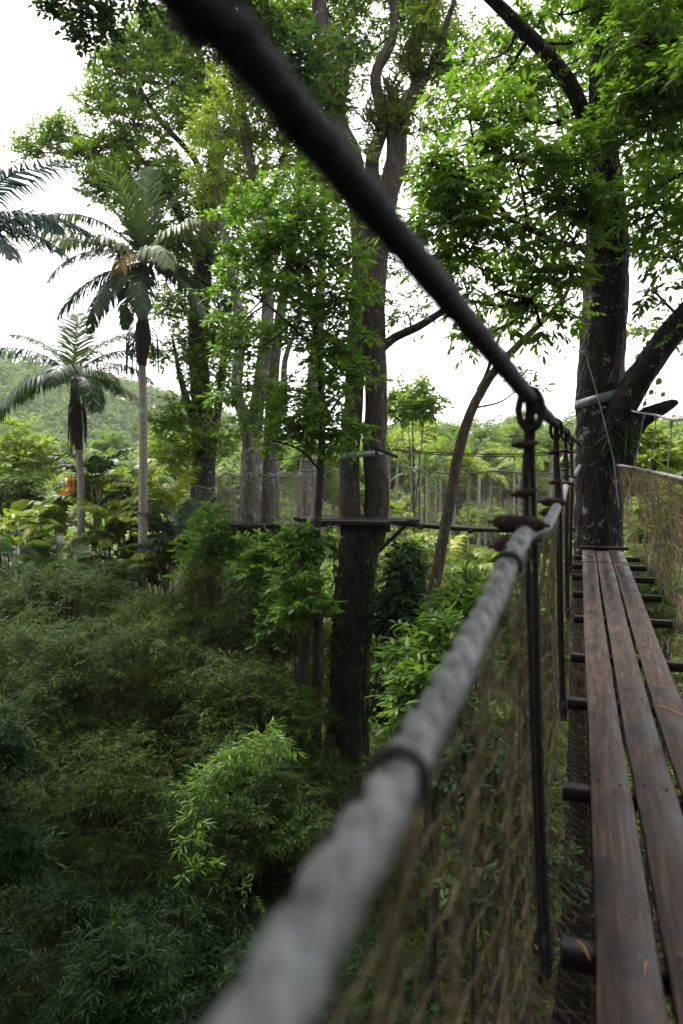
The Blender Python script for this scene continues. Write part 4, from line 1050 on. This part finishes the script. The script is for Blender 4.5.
cB = W(260, 524, 20.5)
platform('dark round plank platform with pale netting round the pair of pale stems', cB, 1.25, 411, (1.45, 2.2, 7.4))
platform('dark plank platform round the twin-stemmed tree in the middle', W(357, 520, DA), 1.55, 412)
platform('small platform with hanging pale netting round the dark spreading tree', W(204, 527, 26), 1.25, 413, (1.5, 1.9, 7.5))
# struts tying the platform trees
mb = MB(); mb.tube(Wp((378, 449, 17.2), (388, 453, 17.0), (397, 457, 16.8)), .05, 7, 2); tag(mb.build('strut', M['deck_far']), 'short dark strut sticking out at the blue strap of the middle tree', 'strut')
mb = MB(); mb.tube(Wp((243, 478, 20.1), (256, 482, 20.0), (272, 476, 20.1)), .018, 6, 4); mb.tube(Wp((256, 482, 20.), (262, 460, 20.), (260, 500, 20.)), .012, 6, 4)
tag(mb.build('tie_rope', M['thin']), 'pale rope tied round the pair of pale stems above their platform', 'rope')


# ================================================================== understorey
def sapling(px, py, d, H, rx, ry, n, mat, name, label, ll, lw, seed, cat='shrub', kind='hex', tr=.35, per=6, droop=.3, spread=.8, group=None, ells=None, twigs=6):
    g = np.random.default_rng(seed)
    c = W(px, py, d); b = np.array([c[0], c[1], float(gz(c[0], c[1])) - .05])
    root = empty(name, b, label, cat, group)
    k = d / FPX
    E = ells or [(px + rx * q[0], py + ry * q[1], d + q[2] * rx * k, rx * .58, ry * .55, n / 5) for q in [(-.45, .2, .2), (.45, .1, -.1), (0, -.45, 0), (-.15, .35, -.5), (.2, .3, .5)]]
    mid = b * .45 + c * .55 + np.array([g.normal(0, .1), g.normal(0, .1), 0])
    st = [([b, mid, c], [.05, .04, .03])]
    for e in E[:4]:
        st.append(([mid, mid * .5 + W(*e[:3]) * .5 - UP * .1, W(*e[:3])], [.03, .022, .015]))
    wood = wood_tubes(st, 7, .03, 0, seed)
    foliage(E, 'foliage', mat, root, skel_pts(st), wood, g, tr, twigs, per, ll, lw, kind, droop, br=.008, spread=spread)
    wood.build('stem', M['bark_mid'], root)
    return root


sapling(303, 592, 15.0, 0, 24, 50, 62, LM['broad'], 'sapling', 'leafy bright sapling left of the twin-stemmed trunk below its platform', .19, .46, 501)
sapling(278, 615, 16.4, 0, 20, 46, 38, LM['broad'], 'sapling', 'taller green sapling between the left and middle platform trees', .19, .44, 502)
sapling(302, 540, 15.6, 0, 22, 18, 40, LM['broad'], 'sapling', 'small leafy sapling top touching the middle platform from below', .19, .46, 503)
sapling(403, 600, 16.6, 0, 22, 58, 120, LM['dark'], 'climbing_shrub', 'dark glossy-leaved climbing shrub right of the twin-stemmed trunk', .22, .42, 504, droop=.5)
sapling(398, 690, 16.4, 0, 20, 50, 70, LM['dark'], 'climbing_shrub', 'dark drooping shrub low between the twin-stemmed trunk and the hand rope', .2, .42, 505, droop=.5)
sapling(436, 655, 11.5, 0, 38, 32, 70, LM['broad'], 'compound_leaf_shrub', 'bright yellow-green shrub with long pointed leaflets beside the hand rope', .20, .34, 506, droop=.45, tr=.45, per=9, spread=.7)
sapling(470, 605, 13.5, 0, 36, 26, 70, LM['broad'], 'compound_leaf_shrub', 'bright leafy shrub at the foot of the leaning tree', .18, .36, 507, droop=.4, tr=.4, per=8)
sapling(425, 700, 10.6, 0, 34, 30, 50, LM['broad'], 'compound_leaf_shrub', 'shaded green shrub seen through the net just below the hand rope', .18, .36, 508, droop=.4, tr=.4, per=8)
sapling(545, 640, 12.5, 0, 40, 40, 60, LM['broad'], 'shrub', 'green shrub behind the left netting near the bridge tree', .18, .4, 509)
sapling(470, 760, 9.8, 0, 44, 44, 50, LM['dark'], 'shrub', 'green shrub low behind the left netting in the middle of the bridge', .17, .38, 510)
sapling(500, 860, 9.2, 0, 60, 60, 60, LM['dark'], 'shrub', 'dim green shrub far below the left netting close to the viewer', .16, .38, 511)
sapling(650, 600, 13.0, 0, 46, 46, 80, LM['broad'], 'shrub', 'green shrub behind the right netting below the plank ends', .18, .4, 512)
sapling(668, 520, 16.0, 0, 40, 36, 80, LM['yellow'], 'shrub', 'yellow-green shrub behind the middle of the right netting', .2, .42, 513)
sapling(655, 452, 21.0, 0, 40, 24, 70, LM['yellow'], 'shrub', 'pale yellow-green treetop above the right hand rope', .22, .42, 514)
sapling(690, 455, 26.0, 0, 50, 34, 90, LM['far'], 'shrub', 'green treetop at the right edge above the hand rope', .3, .45, 515, tr=.55)
sapling(262, 560, 17.5, 0, 28, 26, 60, LM['broad'], 'shrub', 'leafy green shrub under the left round platform', .19, .46, 516)
sapling(212, 540, 19.5, 0, 30, 36, 80, LM['broad'], 'shrub', 'dark green shrub left of the pair of pale stems', .2, .44, 517)
sapling(405, 560, 22.0, 0, 30, 18, 60, LM['far'], 'shrub', 'pale green ferny shrub behind the far footbridge right of the middle platform', .2, .3, 518, droop=.5)
sapling(455, 590, 21.0, 0, 40, 20, 70, LM['far'], 'shrub', 'pale ferny shrub in front of the slim palms', .2, .3, 519, droop=.5)
sapling(520, 585, 20.0, 0, 40, 20, 60, LM['far'], 'shrub', 'pale green bush in front of the slim palms behind the big hanger', .2, .3, 520, droop=.5)
sapling(345, 640, 19.5, 0, 50, 50, 60, LM['yellow'], 'shrub', 'sunlit yellowish bush behind the twin-stemmed trunk', .2, .4, 521)
sapling(402, 750, 13.5, 0, 24, 46, 44, LM['yellow'], 'shrub', 'yellowish bush right of the foot of the twin-stemmed trunk', .16, .4, 522)


GF = 'ferny plants at the foot of the slim palms'
FERNS = [(405, 545, 23), (440, 560, 22), (478, 548, 26), (515, 560, 23), (548, 545, 25), (430, 520, 32), (470, 515, 34), (510, 520, 33), (545, 515, 36), (400, 505, 34), (650, 540, 24), (675, 500, 28), (640, 500, 33)]
# ---- tropical border below the palms: arching feather-leaved plants and broad paddle leaves
def arching_clump(px, py, d, H, nf, mat, label, seed, name='arching_plant', LL=2.2, leaf=.5):
    g = np.random.default_rng(seed)
    c = W(px, py, d); b = np.array([c[0], c[1], max(float(gz(c[0], c[1])), c[2] - 3.4)]); b[2] = float(gz(c[0], c[1])) - .05
    root = empty(name, b, label, 'tropical plant')
    top = c - UP * .5
    mb = MB()
    for k in range(5): mb.tube([b + np.array([g.normal(0, .2), g.normal(0, .2), 0]), (b + top) / 2 + np.array([g.normal(0, .2), g.normal(0, .2), 0]), top + np.array([g.normal(0, .3), g.normal(0, .3), 0])], .035, 6, 4)
    mb.build('stem', M['culm'], root)
    mb = MB()
    for k in range(nf):
        a = g.uniform(0, 2 * PI); o = top + np.array([math.cos(a), math.sin(a), 0]) * g.uniform(0, .45) + UP * g.uniform(-.9, .3)
        q = frond_mesh(o, np.array([math.cos(a), math.sin(a), 0]), g.uniform(.4, 1.35), LL * g.uniform(.7, 1.1), g.uniform(1.0, 1.9), leaf, 16, .30, .5, .018, g, .3)
        off = mb.n; mb.V += q.V; mb.Q += [f + off for f in q.Q]; mb.T += [f + off for f in q.T]; mb.n += q.n
    mb.build('foliage', mat, root, False)
    return root


for i, (px, py, d, nf, mt, lab, LL, lf) in enumerate([
    (112, 512, 24, 22, 'fern', 'yellowish arching fern-palm clump between the two pale palm trunks', 2.2, .55), (168, 500, 25, 22, 'fern', 'arching yellow-green fern-palm clump right of the royal palm trunk', 2.2, .55),
    (60, 500, 27, 18, 'fern', 'pale arching clump left of the shorter palm trunk', 2.2, .55), (100, 480, 28, 18, 'yellow', 'pale sunlit palm-like clump behind the border plants', 2.4, .6), (128, 468, 30, 18, 'far', 'grey-green palm crown behind the royal palm trunk', 2.6, .6),
    (95, 470, 26, 12, 'palm_dark', 'dark palm-leaved plant beside the orange leaf', 2.0, .5), (190, 520, 23, 18, 'palm_dark', 'dark arching plant under the spreading tree', 2.2, .55), (125, 545, 23, 16, 'palm_dark', 'dark arching plant at the foot of the royal palm', 2.0, .5),
    (165, 540, 22.5, 16, 'fern', 'yellow-tipped arching plant low beside the royal palm', 1.9, .5), (150, 480, 26.5, 16, 'fern', 'tall golden-green arching plant behind the royal palm trunk', 2.2, .55)]):
    arching_clump(px, py, d, 0, nf, LM[mt], lab, 520 + i, LL=LL, leaf=lf)


for i, (px, py, d) in enumerate(FERNS):
    o = arching_clump(px, py, d, 0, 16, LM['fern' if i % 2 else 'yellow'], 'pale yellow-green ferny plant at the foot of the slim palms', 580 + i, LL=1.9, leaf=.5); o['group'] = GF


def paddle_clump(px, py, d, n, mat, label, seed, ll=.9, lw=.42, spread=1.0):
    g = np.random.default_rng(seed)
    c = W(px, py, d); b = np.array([c[0], c[1], float(gz(c[0], c[1])) - .05])
    root = empty('paddle_leaf_plant', b, label, 'tropical plant')
    a = g.uniform(0, 2 * PI, n); rr = g.uniform(.1, 1, n) * spread
    tip = c + np.stack([np.cos(a) * rr, np.sin(a) * rr, g.uniform(-.7, .4, n) - .3 * rr], 1)
    mb = MB()
    for k in range(n): mb.tube([b + (tip[k] - c) * .25 * np.array([1, 1, 0]), (b + tip[k]) / 2, tip[k]], [.03, .022, .014], 4, 3, cap=False)
    mb.build('stem', M['culm'], root)
    mb = MB(); d_ = np.stack([np.cos(a), np.sin(a), g.uniform(-.5, .7, n)], 1)
    V, F = leaf_arrays(tip, d_, UP + g.normal(0, .3, (n, 3)), ll * g.uniform(.7, 1.2, n), lw, 'lobed', .15); mb.add(V, F)
    mb.build('foliage', mat, root, False)
    return root


for i, (px, py, d, n, mt, lab) in enumerate([(20, 545, 22, 44, 'dark', 'large-leaved dark plant patch at the left edge below the pale tree'), (60, 552, 22, 44, 'palm', 'broad paddle-leaved plants in front of the shorter palm'), (100, 560, 21.5, 34, 'dark', 'low broad-leaved plants between the palm trunks'),
                                              (5, 520, 25, 36, 'yellow', 'yellowish broad-leaved plant at the left edge'), (40, 522, 25, 34, 'fern', 'yellow-green broad leaves left of the shorter palm trunk'), (215, 575, 20, 30, 'broad', 'broad green leaves below the left round platform')]):
    paddle_clump(px, py, d, n, LM[mt], lab, 540 + i)
mb = MB(); c = W(72, 490, 24); g = np.random.default_rng(9); n = 7
V, F = leaf_arrays(c + g.normal(0, .08, (n, 3)), nrm(g.normal(0, .5, (n, 3)) + np.array([.1, -.6, .5])), rnd_dir(g, n) + np.array([0, -1, 0]), .55, .4, 'hex', .2); mb.add(V, F)
tag(mb.build('dead_leaf', LM['orange'], None, False), 'bright orange dead leaf beside the shorter palm trunk', 'leaf')
sapling(20, 455, 33, 0, 46, 34, 130, LM['yellow'], 'shrub_tree', 'pale yellow-green rounded tree at the left edge below the palms', .3, .42, 560, 'tree', tr=.6)
sapling(10, 495, 30, 0, 40, 22, 80, LM['olive'], 'shrub_tree', 'olive bush under the pale rounded tree at the left edge', .28, .4, 561, 'shrub', tr=.5)
sapling(165, 455, 34, 0, 26, 30, 80, LM['yellow'], 'shrub_tree', 'pale yellow-green tree between the royal palm and the spreading tree', .3, .42, 562, 'tree', tr=.6)
sapling(240, 500, 30, 0, 40, 36, 90, LM['far'], 'shrub_tree', 'pale leafy tree behind the left round platform', .3, .42, 563, 'tree', tr=.6)
sapling(412, 402, 30, 0, 30, 22, 90, LM['fine'], 'shrub_tree', 'round fine-leaved treetop right of the twin-stemmed tree', .26, .42, 565, 'tree', tr=.5)

# ================================================================== bamboo thicket below the bridge
def bamboo(label, x, y, H, R, nt, mat, seed, ll=.17, lw=.16, tr=.5, group=None, per=9, twigs=8):
    g = np.random.default_rng(seed)
    z0 = float(gz(x, y)) - .05
    root = empty('bamboo_clump', (x, y, z0), label, 'bamboo', group)
    b = np.array([x, y, z0]); mb = MB(); cm = MB(); C = []; O = []
    nc = 10
    for k in range(nc):                                 # arching culms, each carrying plumes of leaves
        a = 2 * PI * k / nc + g.uniform(-.3, .3); r = R * g.uniform(.25, 1.0); h = H * (1 - .5 * (r / R) ** 2) * g.uniform(.84, 1.06)
        st = b + np.array([math.cos(a), math.sin(a), 0]) * .3 * R * g.random()
        tip = b + np.array([math.cos(a) * r, math.sin(a) * r, h]); md = st * .45 + tip * .55 + UP * h * .18
        md[:2] = st[:2] * .65 + tip[:2] * .35
        P, _ = smooth([st, md, tip + UP * .1, tip + np.array([math.cos(a), math.sin(a), -.5]) * .5], .02, 8)
        cm.tube(P, np.linspace(.03, .007, len(P)), 5, 1)
        m = nt // nc
        q = P[np.clip((len(P) * (1 - .55 * g.random(m) ** 1.9)).astype(int), 3, len(P) - 1)] + g.normal(0, .36, (m, 3)) * np.array([1, 1, .6])
        C.append(q); O.append(nrm(q - (b + UP * H * .45)) + np.array([math.cos(a), math.sin(a), 0]) * .4)
    tuft_leaves(mb, g, np.vstack(C), np.vstack(O), tr, twigs, per, ll, lw, 'diamond', .5, flat=.7, curl=.12, spread=.75)
    cm.build('culm', M['culm'], root); mb.build('foliage', mat, root, False)
    return root


def XY(px, d): p = W(px, 500, d); return p[0], p[1]


BM = [  # px, depth, top row, radius, label
    (15, 19, 578, 2.2, 'feathery olive bamboo at the far left, just below the paddle-leaved plants'), (75, 19.5, 578, 2.2, 'feathery bamboo below the foot of the shorter palm'), (140, 19, 572, 2.1, 'feathery bamboo hiding the foot of the royal palm'), (200, 18, 575, 2.1, 'feathery bamboo left of the pair of pale stems'), (258, 18, 592, 1.9, 'feathery bamboo in front of the pair of pale stems'),
    (40, 15.5, 640, 2.2, 'rounded olive bamboo head at the left in the second row of the thicket'), (115, 15.5, 632, 2.3, 'broad olive bamboo head below the royal palm in the second row'), (190, 15, 635, 2.2, 'pale-tipped bamboo head in the middle of the thicket'), (246, 15, 665, 1.6, 'bamboo head left of the lower twin-stemmed trunk'), (278, 14.2, 770, 1.0, 'darker bamboo touching the twin-stemmed trunk foot'),
    (5, 12.8, 735, 1.5, 'bamboo behind the bright sprays at the left edge'), (95, 12.6, 712, 1.7, 'large olive bamboo mass in the centre left of the thicket'), (180, 12.6, 725, 1.6, 'olive bamboo mass behind the bright green spray'), (250, 12.4, 785, 1.2, 'shaded bamboo right of the bright green spray'), (312, 12.6, 880, 1.0, 'dim bamboo at the trunk foot behind the hand rope'),
    (50, 9.2, 960, 1.5, 'dark bamboo above the lowest sprays at the left'), (150, 9.2, 975, 1.5, 'dark bamboo below the bright green spray'), (240, 9.2, 985, 1.4, 'dark bamboo left of the near end of the hand rope'), (330, 9.8, 985, 1.3, 'dark low bamboo under the hand rope')]
for i, (px, d, top, R, lab) in enumerate(BM):
    x, y = XY(px, d); zt = W(px, top, d - .3 * R)[2]
    bamboo(lab, x, y, max(1.5, zt - float(gz(x, y))), R, 320 if d > 14 else 340, LM['shade_darkened'] if d < 10 else LM['olive_pale' if i in (2, 3, 7, 11) else 'olive'], 600 + i, ll=.155 if d > 14 else .13, tr=.42 if d > 14 else .38, per=10, twigs=8)


def spray(label, pts, seed, n, tr=.35, ll=.16, lw=.15, mat='bamboo'):
    g = np.random.default_rng(seed)
    P = Wp(*pts); b = P[0]; gx = np.array([b[0], b[1], float(gz(b[0], b[1]))])
    root = empty('bamboo_spray', gx, label, 'bamboo')
    mb = MB(); Q, R = smooth([gx, gx * .4 + b * .6 + np.array([-.1, .1, 0])] + P, [.02, .016] + [.012] * (len(P) - 1) + [.005], 8); mb.tube(Q, R, 5, 1); mb.build('culm', M['culm'], root)
    S = Q[len(Q) // 3:]
    C = S[(g.random(n) ** .7 * (len(S) - 1)).astype(int)] + g.normal(0, .11, (n, 3))
    mb = MB(); tuft_leaves(mb, g, C, rnd_dir(g, n) * .5 + np.array([.3, -.3, .5]), tr, 6, 10, ll, lw, 'diamond', .35, spread=.8); mb.build('foliage', LM[mat], root, False)
    return root


spray('bright green bamboo spray in the middle of the dark thicket', [(190, 850, 9.6), (205, 800, 9.4), (228, 765, 9.2), (278, 735, 9.0)], 701, 30, .27)
spray('bright blue-green bamboo at the left edge of the thicket', [(-20, 860, 8.2), (-12, 800, 8.1), (-2, 750, 8.0), (8, 722, 8.0)], 702, 50, .38, mat='shade_darkened')
spray('second bright bamboo stem at the left edge, lower and bent over', [(-30, 930, 8.2), (-10, 880, 8.0), (8, 850, 7.9), (26, 850, 7.8)], 703, 30, .33, mat='shade_darkened')
spray('dim green bamboo tips at the bottom left', [(95, 1040, 7.6), (100, 985, 7.5), (112, 950, 7.4), (150, 960, 7.3)], 704, 34, .3, mat='shade_darkened')
spray('lowest bamboo tips at the bottom edge, left of the hand rope', [(60, 1090, 7.2), (75, 1040, 7.1), (100, 1000, 7.0), (140, 1000, 7.0)], 705, 30, .3, mat='shade_darkened')

# ================================================================== far trees
g = np.random.default_rng(801)
fprot = []
for i, mt in enumerate(['far', 'fine', 'yellow', 'far']):
    root = empty('broadleaf_tree', (0, 0, 0))
    gg = np.random.default_rng(810 + i)
    st = [([(0, 0, -1), (.1, 0, 3), (0, .1, 6), (.1, 0, 8.5)], [.32, .24, .2, .1]), ([(0, 0, 4.5), (1.2, .3, 6.5), (2., .4, 7.5)], [.14, .1, .05]), ([(0, 0, 5), (-1.1, -.5, 6.8), (-1.9, -.6, 8)], [.14, .1, .05]), ([(0, .1, 5.5), (.2, 1.2, 7.2), (.1, 1.9, 8)], [.12, .09, .05])]
    st = [([np.array(q, float) for q in a], r) for a, r in st]
    wood = wood_tubes(st, 8, .05, .03, i)
    E = [((gg.normal(0, 1.7), gg.normal(0, 1.7), gg.uniform(5.5, 10.5)), gg.uniform(.9, 1.7, 3) * np.array([1, 1, .75]), 30) for _ in range(13)]
    foliage(E, 'crown', LM[mt], root, skel_pts(st), wood, gg, tr=.7, twigs=6, per=6, ll=.36, lw=.48, kind='diamond', droop=.2, px=False, br=.03)
    wood.build('trunk', M['bark_mid'], root)
    fprot.append(root)
FT = 'trees closing the view behind the plantation'
pos = []
for k in range(600):
    d = g.uniform(46, 95); px = g.uniform(-260, 960)
    if px < 230 and d < 78: continue
    p = W(px, 480, d)
    if all((p[0] - q[0]) ** 2 + (p[1] - q[1]) ** 2 > 26 for q in pos): pos.append(p)
    if len(pos) > 90: break
pos.sort(key=lambda p: p[1])
for i, p in enumerate(pos):
    o = fprot[i] if i < 4 else copy_tree(fprot[int(g.integers(0, 4))])
    z = float(gz(p[0], p[1])); px = 341.5 + 683 * p[0] / p[1]
    top = g.uniform(412, 455) if 380 < px < 700 else g.uniform(440, 470)
    H = CAMZ + (485 - top) / 683 * p[1] - z; s = max(.7, H / 11.0)
    o.location = (float(p[0]), float(p[1]), z); o.scale = (s * g.uniform(.9, 1.15), s * g.uniform(.9, 1.15), s); o.rotation_euler = (0, 0, g.uniform(0, 6.28))
    tag(o, 'rounded green tree in the belt of trees behind the slim palms', 'tree', FT)

# ================================================================== setting
def grid_ground():
    xs = np.concatenate([-np.geomspace(40, 900, 24)[::-1], np.linspace(-38, 38, 90), np.geomspace(40, 900, 24)])
    ys = np.concatenate([-np.geomspace(20, 400, 18)[::-1], np.linspace(-18, 70, 100), np.geomspace(72, 900, 28)])
    X, Y = np.meshgrid(xs, ys); Z = gz(X, Y)
    V = np.stack([X, Y, Z], -1).reshape(-1, 3); nx = len(xs)
    i = np.arange(len(ys) - 1)[:, None] * nx + np.arange(nx - 1)[None]
    F = np.stack([i, i + 1, i + nx + 1, i + nx], -1).reshape(-1, 4)
    mb = MB(); mb.add(V, F); return mb


tag(grid_ground().build('ground', M['earth']), 'dark forest floor under the thicket', 'ground', None, 'structure')
g = np.random.default_rng(901)
n = 9000
d = np.concatenate([g.uniform(3, 30, 5000), g.uniform(30, 110, 4000)]); px = g.uniform(-200, 900, n); x = (px - 341.5) / 683 * d
C = np.stack([x, d, gz(x, d) + g.uniform(.1, .9, n)], 1)
mb = MB(); nf = C[:5000][(g.random(5000) < .25) | (C[:5000, 1] > 14)]; tuft_leaves(mb, g, nf, np.tile(UP, (len(nf), 1)), .5, 4, 5, .26, .34, 'diamond', .3); tuft_leaves(mb, g, C[5000:], np.tile(UP, (4000, 1)), 1.0, 4, 4, .6, .36, 'diamond', .2)
tag(mb.build('undergrowth', LM['far'], None, False), 'low leafy undergrowth covering the forest floor', 'undergrowth', None, 'stuff')


def hill_z(x, y):
    s = np.exp(-((x + 150) / 95) ** 2) * 43 + np.exp(-((x + 70) / 42) ** 2) * 10 + 9 * np.exp(-((x - 90) / 160) ** 2)
    return 6 + s * sstep(95, 230, y) * (1 - .0 * y) + 1.5 * np.sin(x * .07 + 1) * np.sin(y * .05)


xs = np.linspace(-420, 300, 120); ys = np.linspace(100, 420, 60); X, Y = np.meshgrid(xs, ys); Z = hill_z(X, Y) - 3
i = np.arange(59)[:, None] * 120 + np.arange(119)[None]
mb = MB(); mb.add(np.stack([X, Y, Z], -1).reshape(-1, 3), np.stack([i, i + 1, i + 121, i + 120], -1).reshape(-1, 4))
tag(mb.build('hill', M['hillside']), 'wooded hillside rising at the left', 'hill', None, 'structure')
n = 9000
x = g.uniform(-260, 60, n); y = g.uniform(102, 300, n); C = np.stack([x, y, hill_z(x, y) + g.uniform(-1, 4, n)], 1)
mb = MB(); tuft_leaves(mb, g, C, np.tile(UP + np.array([0, -.5, 0]), (n, 1)), 2.6, 5, 5, 1.25, .6, 'diamond', .2)
tag(mb.build('hill_forest', LM['hill'], None, False), 'pale green forest covering the distant hillside', 'forest', None, 'stuff')

# unseen forest added behind and beside the viewpoint to hold back sky light
g = np.random.default_rng(911); n = 9000
a = g.uniform(-PI * .96, PI * .96, n) - PI / 2; r = g.uniform(13, 24, n); x = np.cos(a) * r; y = np.sin(a) * r + 1; z = 24 * g.random(n)
ok = (np.abs(x) > .62 * y + 8.5) | (y < -6); ok &= ~((y > 10)); ok &= ~((x < -4) & (y > 7) & (z > 13))
C = np.stack([x, y, z], 1)[ok]
mb = MB(); tuft_leaves(mb, g, C, np.tile(UP, (len(C), 1)), 1.1, 5, 5, .55, .5, 'diamond', .25)
tag(mb.build('sky_blocking_forest', LM['dark'], None, False), 'unseen dense forest added round the near end of the bridge to block sky light', 'forest', None, 'stuff')

mb = MB(); mb.box((0, 250, 37), (930, 0, 0), (0, 680, 0), (0, 0, 40))
hm, hnt, hout = new_mat('haze'); hv = hnt.nodes.new('ShaderNodeVolumePrincipled'); hv.inputs['Color'].default_value = (.93, .96, 1, 1); hv.inputs['Density'].default_value = .00032; hv.inputs['Anisotropy'].default_value = .2
hnt.links.new(hv.outputs[0], hout.inputs['Volume'])
tag(mb.build('haze', hm, None, False), 'thin pale haze over the whole valley', 'haze', None, 'stuff')

# ================================================================== light, sky, camera
w = bpy.data.worlds.new('World'); SC.world = w; w.use_nodes = True
nt = w.node_tree; nt.nodes.clear(); L = nt.links.new
out = nt.nodes.new('ShaderNodeOutputWorld'); bg = nt.nodes.new('ShaderNodeBackground')
SUN_EL, SUN_AZ = math.radians(58), math.radians(-35)    # azimuth from +Y towards +X
sky = nt.nodes.new('ShaderNodeTexSky'); sky.sky_type = 'NISHITA'; sky.sun_disc = False
sky.sun_elevation = SUN_EL; sky.sun_rotation = SUN_AZ; sky.air_density = 1.0; sky.dust_density = 4.0; sky.ozone_density = 1.0
tc = nt.nodes.new('ShaderNodeTexCoord'); sep = nt.nodes.new('ShaderNodeSeparateXYZ'); L(tc.outputs['Generated'], sep.inputs[0])
nz = N(nt, 'ShaderNodeTexNoise', Scale=2.2, Detail=6.0, Roughness=.55); L(tc.outputs['Generated'], nz.inputs['Vector'])
cr = ramp(nt, [(.30, (7.4, 7.55, 7.6)), (.65, (9.1, 9.1, 9.0))]); L(nz.outputs['Fac'], cr.inputs[0])
mx = N(nt, 'ShaderNodeMix', data_type='RGBA'); mx.inputs[0].default_value = .92; L(sky.outputs[0], mx.inputs[6]); L(cr.outputs[0], mx.inputs[7])
L(mx.outputs[2], bg.inputs['Color']); bg.inputs['Strength'].default_value = .10; L(bg.outputs[0], out.inputs['Surface'])
sd = bpy.data.lights.new('sun', 'SUN'); sd.energy = 2.2; sd.angle = math.radians(14); sd.color = (1, .97, .92)
so = bpy.data.objects.new('sun', sd); COL.objects.link(so)
so.rotation_euler = (PI / 2 - SUN_EL, 0, PI - SUN_AZ)
from mathutils import Vector
dv = Vector((math.sin(SUN_AZ) * math.cos(SUN_EL), math.cos(SUN_AZ) * math.cos(SUN_EL), math.sin(SUN_EL)))
so.rotation_euler = dv.to_track_quat('Z', 'Y').to_euler()

cd = bpy.data.cameras.new('camera'); cam = bpy.data.objects.new('camera', cd); COL.objects.link(cam)
cd.sensor_fit = 'VERTICAL'; cd.sensor_height = 36; cd.lens = FPX / 1024 * 36; cd.clip_start = .03; cd.clip_end = 5000
cam.location = CAM; cam.rotation_euler = (PI / 2 - PITCH, 0, 0)
cd.dof.use_dof = True; cd.dof.focus_distance = 7.5; cd.dof.aperture_fstop = 1.9
SC.camera = cam
SC.view_settings.view_transform = 'Standard'; SC.view_settings.look = 'None'; SC.view_settings.exposure = 1.8; SC.view_settings.gamma = 1
SC.cycles.max_bounces = 6; SC.cycles.diffuse_bounces = 3; SC.cycles.glossy_bounces = 2; SC.cycles.transmission_bounces = 4; SC.cycles.transparent_max_bounces = 4
SC.cycles.use_denoising = True
SC.cycles.sample_clamp_indirect = 6
